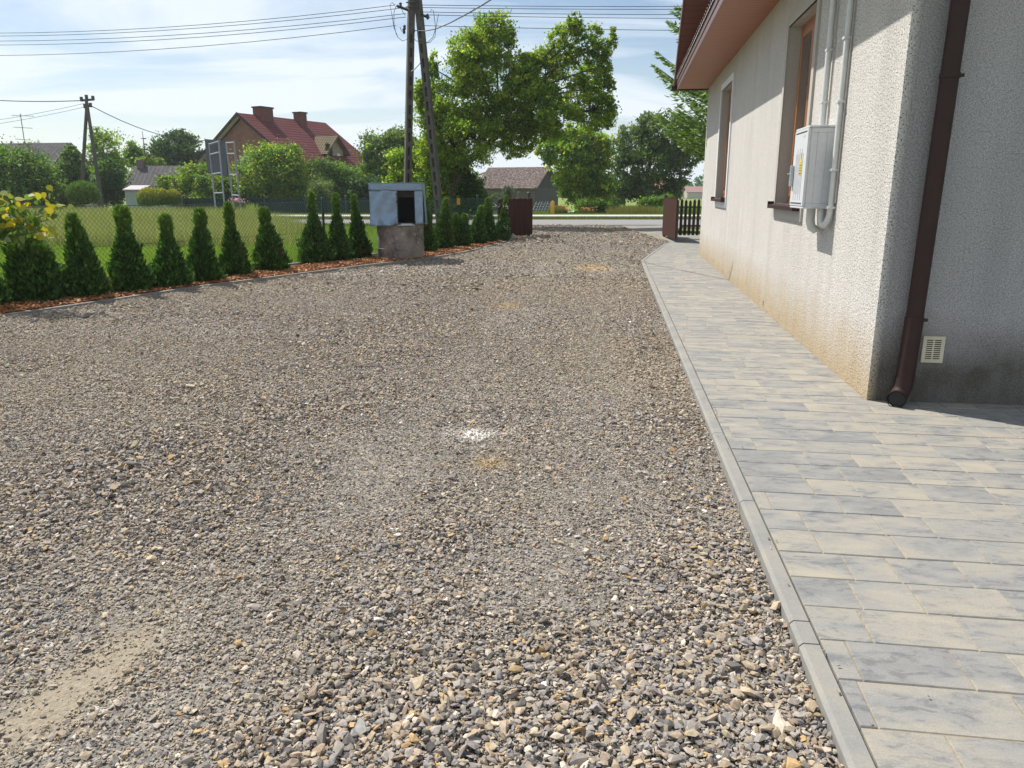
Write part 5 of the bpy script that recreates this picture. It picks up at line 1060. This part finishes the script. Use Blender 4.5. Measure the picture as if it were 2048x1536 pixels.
# spruces
def spruce(label, base, h, r0, tiers, pal, leafs, name='spruce_tree', seed=1, droop=.25, per=18, zmin=.0, group=None, ex=.85):
    base = Vector(base); root = empty(name, base, 0, label, 'spruce', group); rs = np.random.default_rng(seed); Cs = []; Ds = []; b = MB()
    b.tube([(0, 0, -.1), (0, 0, h)], [r0*.07+.03, .02], 8)
    for ti in range(tiers):
        f = zmin+(1-zmin)*ti/tiers; z = h*(.06+.92*f); Rr = r0*(1-f)**ex+.12
        for k in range(max(5, int(per*(1-f*.5)))):
            a_ = rs.uniform(0, 6.283); R1 = Rr*rs.uniform(.65, 1.08); d = np.array([math.cos(a_), math.sin(a_), 0]); pts = []
            for q in np.linspace(0, 1, 6): pts.append(d*R1*q+np.array([0, 0, z-R1*droop*q+R1*.28*q*q*q]))
            b.tube([tuple(p_) for p_ in pts], [.03*(1-q)+.006 for q in np.linspace(0, 1, 6)], 4, cap=False)
            m = max(8, int(leafs*R1/r0)); q = rs.uniform(.18, 1, m)**.8; P0 = np.array([d*R1*x_+np.array([0, 0, z-R1*droop*x_+R1*.28*x_**3]) for x_ in q]); side = np.array([-d[1], d[0], 0]); w_ = (1-q*.75)*R1*.34
            off = rs.uniform(-1, 1, m); Cs.append(P0+side[None]*(off*w_)[:, None]-np.array([0, 0, 1])[None]*(np.abs(off)*w_*.15+rs.uniform(0, .05, m))[:, None]); Ds.append(unit(d[None]*.8+side[None]*(np.sign(off)*.7)[:, None]+rs.normal(0, .25, (m, 3))))
    C = np.concatenate(Cs); D = np.concatenate(Ds); Wv = unit(np.cross(D, np.array([0, 0, 1.])[None]+rs.normal(0, .4, (len(C), 3)))); s_ = rs.uniform(.12, .24, len(C))*(1 if r0 > 1.4 else .8); V, Fq = quads_from(C, D, Wv, s_, s_*.42)
    np_mesh('foliage', V, Fq, M['conifer'], root, col=np.repeat(pick(pal, len(C)), 4, 0)); b.build('trunk', M['bark'], root, fix=False); return root
p = at(300, 400, 72); spruce('dark pointed spruce behind the grey roofed house', (p.x, 72, gy(72)), at(300, 262, 72).z-gy(72), 1.5, 14, 'blue', 30, seed=3, per=10)
p = at(353, 400, 48); spruce('small blue green spruce above the golden conifers', (p.x, 48, gy(48)), at(353, 355, 48).z-gy(48), .75, 9, 'blue', 22, seed=4, per=9)
p = at(1018, 400, 58); spruce('upright grey green pine bush in front of the barn wall', (p.x, 58, gy(58)), at(1018, 372, 58).z-gy(58), .75, 10, 'pine', 34, seed=12, droop=-.75, per=12, name='pine_bush', ex=.55)
GREENS['sprucelit'] = [(.13, .20, .04), (.10, .16, .04), (.07, .12, .035), (.16, .23, .045)]
spruce('large spruce with upturned bright tips rising behind the house eaves', (8.3, 24.2, 0), 14.5, 4.2, 34, 'sprucelit', 260, seed=9, droop=-.04, per=26, zmin=.08, ex=.5)
# leafy branch of a young shrub reaching in at the left
YB = empty('linden_shrub', (-6.9, 9.3, 0), 0, 'shrub branch with big yellow green leaves reaching in at the left edge', 'shrub')
b = MB(); tips = []
for (px, py, Y) in ((95, 395, 9.3), (130, 412, 9.4), (60, 400, 9.2), (30, 395, 9.0), (5, 400, 9.0), (95, 440, 9.2), (60, 440, 9.1), (20, 430, 9.0), (85, 462, 9.0), (40, 455, 9.0), (110, 425, 9.3)):
    e = at(px, py, Y)-Vector(YB.location); st = Vector((random.uniform(-.3, 0), random.uniform(-.1, .1), 0)); m1 = st+(e-st)*.5+Vector((-.25, 0, .25)); b.tube([st, m1, e], [.012, .008, .004], 5); tips.append((m1, e))
b.build('stem', M['bark'], YB, fix=False)
C = []; cc = []
for m1, e in tips:
    for k in range(36):
        q = random.random()**.6; p = m1+(e-m1)*q+Vector((random.gauss(0, .06), random.gauss(0, .08), random.gauss(0, .05))); C.append(tuple(p)); f = max(0, q-.75)*4
        cc.append(random.choice([(.45, .36, .03), (.38, .36, .05), (.30, .32, .05)]) if random.random() < f*.9 else random.choice([(.10, .17, .04), (.07, .13, .03), (.14, .22, .05), (.20, .25, .10)]))
n = len(C); D = unit(rng.normal(size=(n, 3))+np.array([.3, 0, -.6])); Wv = unit(np.cross(D, rng.normal(size=(n, 3))+np.array([0, -1., .5]))); s_ = rng.uniform(.07, .12, n)
Cn = np.array(C); a_ = Cn-D*s_[:, None]*.45; hexv = np.stack([a_, a_+D*s_[:, None]*.15+Wv*s_[:, None]*.34, a_+D*s_[:, None]*.5+Wv*s_[:, None]*.36, a_+D*s_[:, None], a_+D*s_[:, None]*.5-Wv*s_[:, None]*.36, a_+D*s_[:, None]*.15-Wv*s_[:, None]*.34], 1).reshape(-1, 3)
np_mesh('leaves', hexv, np.arange(n*6).reshape(n, 6), M['leaf'], YB, col=np.repeat(np.array(cc), 6, 0))

# ------------------------------------------------------------------ small things beyond the road
# dark screened fence
o = empty('garden_fence', (at(370, 425, 46).x, 46, gy(46)), 0, 'dark green screened garden fence across the road', 'fence'); Lf = at(935, 425, 46).x-o.location.x
b = MB()
t = NT('shade_net'); t.fin((.012, .035, .035), .8); tr = t.n('ShaderNodeBsdfTransparent'); ms = t.n('ShaderNodeMixShader'); ms.inputs[0].default_value = .22; t.L.new(t.b.outputs[0], ms.inputs[1]); t.L.new(tr.outputs[0], ms.inputs[2]); t.L.new(ms.outputs[0], t.out.inputs[0])
b.box((0, -.01, .03), (Lf, .01, .95)); b.build('screen', t.m, o)
for k in range(8):
    b = MB(); x_ = Lf*k/7; b.box((x_-.05, -.06, -.1), (x_+.05, -.011, 1.08)); b.add([(x_-.07, -.08, 1.08), (x_+.07, -.08, 1.08), (x_+.07, .02, 1.08), (x_-.07, .02, 1.08), (x_, -.03, 1.14)], [(0, 3, 2, 1), (0, 1, 4), (1, 2, 4), (2, 3, 4), (3, 0, 4)]); b.build('post', M['dark_steel'], o)
# marker post, flowers, tarp
b = MB(); b.box((-.10, -.05, -.1), (.10, .05, .62)); b.box((-.11, -.06, .5), (.11, .06, .62)); b.tube([(0, 0, .62), (0, 0, .68)], [.05, .02], 8); o = b.build('marker_post', simple('post_yellow', (.70, .42, .04), (.6, .34, .03)), None, bevel=.01); p = at(1105, 424, 43.9); o.location = (p.x, 43.9, gy(43.9)+.12); tag(o, 'short yellow marker post on the verge in front of the barn', 'marker post')
def herb(name, label, cat, px, Y, w_, h_, n, colr, size, petals=None, blade=True):
    p = at(px, 420, Y); root = empty(name, (p.x, Y, gy(Y)), 0, label, cat); k = n; a_ = rng.uniform(0, 6.28, k); r_ = rng.uniform(0, 1, k)**.6*w_; hh_ = h_*rng.uniform(.4, 1, k)
    X = r_*np.cos(a_); Yp = r_*np.sin(a_); lean = rng.normal(0, .18, (k, 2))*hh_[:, None]; base_ = np.stack([X, Yp, np.zeros(k)], 1); tip = base_+np.stack([lean[:, 0], lean[:, 1], hh_], 1); wv = np.stack([np.full(k, size), np.zeros(k), np.zeros(k)], 1)
    V = np.stack([base_-wv, base_+wv, tip], 1).reshape(-1, 3); np_mesh('foliage', V, np.arange(k*3).reshape(k, 3), M['grass'], root, col=np.repeat(np.array(colr)*rng.uniform(.7, 1.3, (k, 1)), 3, 0))
    if petals: m = petals[1]; C = np.stack([rng.normal(0, w_*.45, m), rng.normal(0, w_*.4, m), h_*rng.uniform(.6, 1.0, m)], 1); leaf_cloud(C, petals[2], np.array([petals[0]])*rng.uniform(.8, 1.2, (m, 1)), 'flowers', M['petal'], root, elong=1.1)
    return root
herb('poppy_clump', 'clump of orange red poppies beside the yellow marker post', 'flowers', 1119, 45.5, .45, .50, 260, (.07, .12, .03), .02, ((.75, .10, .03), 120, .10))
herb('daylily_clump', 'pale orange flower clump under the round tree', 'flowers', 1158+16, 45.2, .5, .45, 260, (.10, .13, .04), .02, ((.55, .25, .10), 50, .08))
for px, w_, lab in ((1112, .40, 'tall grass tuft around the yellow marker post'), (1255, 1.2, 'tall seedy grass clump under the dark tree'), (1285, 1.0, 'tall seedy grass clump right of the dark tree trunk')): herb('grass_clump', lab, 'grass clump', px, 44.2+px*.0008, w_, .62, 1300, (.17, .17, .06), .012)
herb('rose_bush', 'pink flowering bush behind the sign posts', 'bush', 476, 44.8, .45, .95, 500, (.08, .12, .04), .03, ((.62, .30, .38), 90, .12))
herb('garden_weed', 'yellow green weed beside the road in front of the dark fence', 'plant', 506, 42.9, .3, .75, 160, (.26, .33, .06), .03)
b = MB(); rr = random.Random(5); nx_ = 14
vs = [(i*.32, j*.35, max(0, .42*math.sin(i/nx_*3.14)*(1-abs(j-2)/3)+rr.uniform(-.05, .05))) for j in range(5) for i in range(nx_+1)]; b.add(vs, [(j*(nx_+1)+i, j*(nx_+1)+i+1, (j+1)*(nx_+1)+i+1, (j+1)*(nx_+1)+i) for j in range(4) for i in range(nx_)]); o = b.build('tarpaulin', simple('tarp', (.62, .64, .66)), None, smooth=True, fix=False); p = at(1128, 420, 56); o.location = (p.x, 56, gy(56)-.02); tag(o, 'pale tarpaulin heap lying under the round tree', 'tarpaulin')

# ------------------------------------------------------------------ grass
def grass(xs_, ys_, hmin, hmax, wd, cols, seed_heads=False):
    n = len(xs_); h_ = rng.uniform(hmin, hmax, n); a_ = rng.uniform(0, np.pi, n); zb_ = np.where(ys_ < 43, 0, -.75*np.clip(ys_-43, 0, 37)/37)-.075
    B = np.stack([xs_, ys_, zb_], 1); lean = rng.normal(0, .28, (n, 2))*h_[:, None]; tip = B+np.stack([lean[:, 0], lean[:, 1], h_+.07], 1); wv = np.stack([np.cos(a_), np.sin(a_), np.zeros(n)], 1)*(wd*rng.uniform(.6, 1.4, n))[:, None]
    return np.stack([B-wv, B+wv, tip], 1).reshape(-1, 3), np.repeat(cols, 3, 0)
def gcol(n, pal): p = np.array(pal); return p[rng.integers(0, len(p), n)]*rng.uniform(.75, 1.25, (n, 1))
def fencex(Y): return np.interp(Y, [p[1] for p in FP], [p[0] for p in FP])
Vs = []; Cs = []
n = 200000; y = 8+ (31-8)*rng.uniform(0, 1, n)**.8; x = fencex(np.minimum(y, 23.5))-.05-rng.uniform(0, 1, n)*np.where(y > 23.5, (y*.72-.3), y*.72+1+fencex(np.minimum(y, 23.5))+.5); m = (np.abs(x) < y*.70+.6) & ~((y > 29.0) & False); x, y = x[m], y[m]
q = fbm(x, y, .5, 21)*.2+np.clip((y-19)/12, 0, 1)*.5+np.clip((-x-9)/8, 0, 1)*.45; LAWN = [(.22, .34, .045), (.27, .37, .06), (.18, .29, .045)]; DRY = [(.33, .37, .15), (.27, .36, .11), (.40, .40, .20)]
dry = rng.uniform(0, 1, len(x)) < np.clip(q-.25, 0, .75); c = gcol(len(x), LAWN); c[dry] = gcol(dry.sum(), DRY); v, c = grass(x, y, .03, .10, .006+.004*(y/30), c); Vs.append(v); Cs.append(c)
# tall seeding grass at the far left
n = 110000; y = rng.uniform(19, 31, n); x = -rng.uniform(5.5, 22, n); m = (np.abs(x) < y*.70+.6) & (x < -.232*y-1.2+.6*np.sin(y)) & (rng.uniform(0, 1, n) < np.clip((-x-.20*y-1)/3, 0, 1)+.25*(y > 27)); x, y = x[m], y[m]
kk = (y > 25) & (x < -.33*y); v, c = grass(x[kk], y[kk], .45, .84, .010, gcol(int(kk.sum()), [(.35, .34, .17), (.28, .31, .13), (.22, .30, .09)])); Vs.append(v); Cs.append(c); x, y = x[~kk], y[~kk]
v, c = grass(x, y, .30, .62, .008, gcol(len(x), [(.34, .33, .16), (.26, .30, .11), (.38, .35, .20), (.18, .27, .07)])); Vs.append(v); Cs.append(c)
# verges and meadow beyond the road
for y0, y1, n, hm, hx_, pal, xr in ((36.9, 38.6, 26000, .04, .16, [(.13, .16, .05), (.17, .18, .07)], (-26, 26)), (42.6, 46, 60000, .05, .16, [(.13, .21, .035), (.16, .23, .04)], (-30, 30)), (46, 62, 60000, .08, .25, [(.11, .18, .035), (.15, .20, .05)], (-42, 34)), (60, 100, 40000, .15, .4, [(.12, .19, .04), (.16, .21, .06)], (8, 60)), (29.7, 31.3, 16000, .04, .14, [(.14, .16, .06), (.10, .15, .04)], (-22, -1.9))):
    x = rng.uniform(*xr, n); y = rng.uniform(y0, y1, n); v, c = grass(x, y, hm, hx_, .02, gcol(n, pal)); Vs.append(v); Cs.append(c)
V = np.concatenate(Vs); C = np.concatenate(Cs); tag(np_mesh('grass', V, np.arange(len(V)).reshape(-1, 3), M['grass'], col=C), 'mown lawn and tall seeding grass around the road', 'grass', kind='stuff')
# far tree line
Cs = []
for k in range(220):
    a_ = rng.uniform(-.72, .72); Dd = rng.uniform(230, 420); cx = a_*Dd; r_ = rng.uniform(2.5, 6)*(1 if a_ > .1 else 1.2); m = 160; d = unit(rng.normal(size=(m, 3))); Cs.append(np.array([cx, Dd, -.75+r_*.6])+d*rng.uniform(.5, 1.05, (m, 1))*np.array([r_*1.3, r_, r_*.8]))
C = np.concatenate(Cs); o = leaf_cloud(C, 1.3, pick('dark', len(C)), 'far_woodland', M['leaf']); tag(o, 'far line of woods on the horizon beyond the fields', 'woodland', kind='stuff')

# ------------------------------------------------------------------ summer haze
hb = MB(); hb.box((-900, -60, -2.2), (900, 900, 30)); t = NT('haze_air'); t.N.remove(t.b)
pvn = t.n('ShaderNodeVolumePrincipled', Density=0.00045, Anisotropy=0.3); pvn.inputs['Color'].default_value = (.90, .95, 1, 1); t.L.new(pvn.outputs[0], t.out.inputs['Volume'])
ho = hb.build('haze', t.m); tag(ho, kind='stuff')
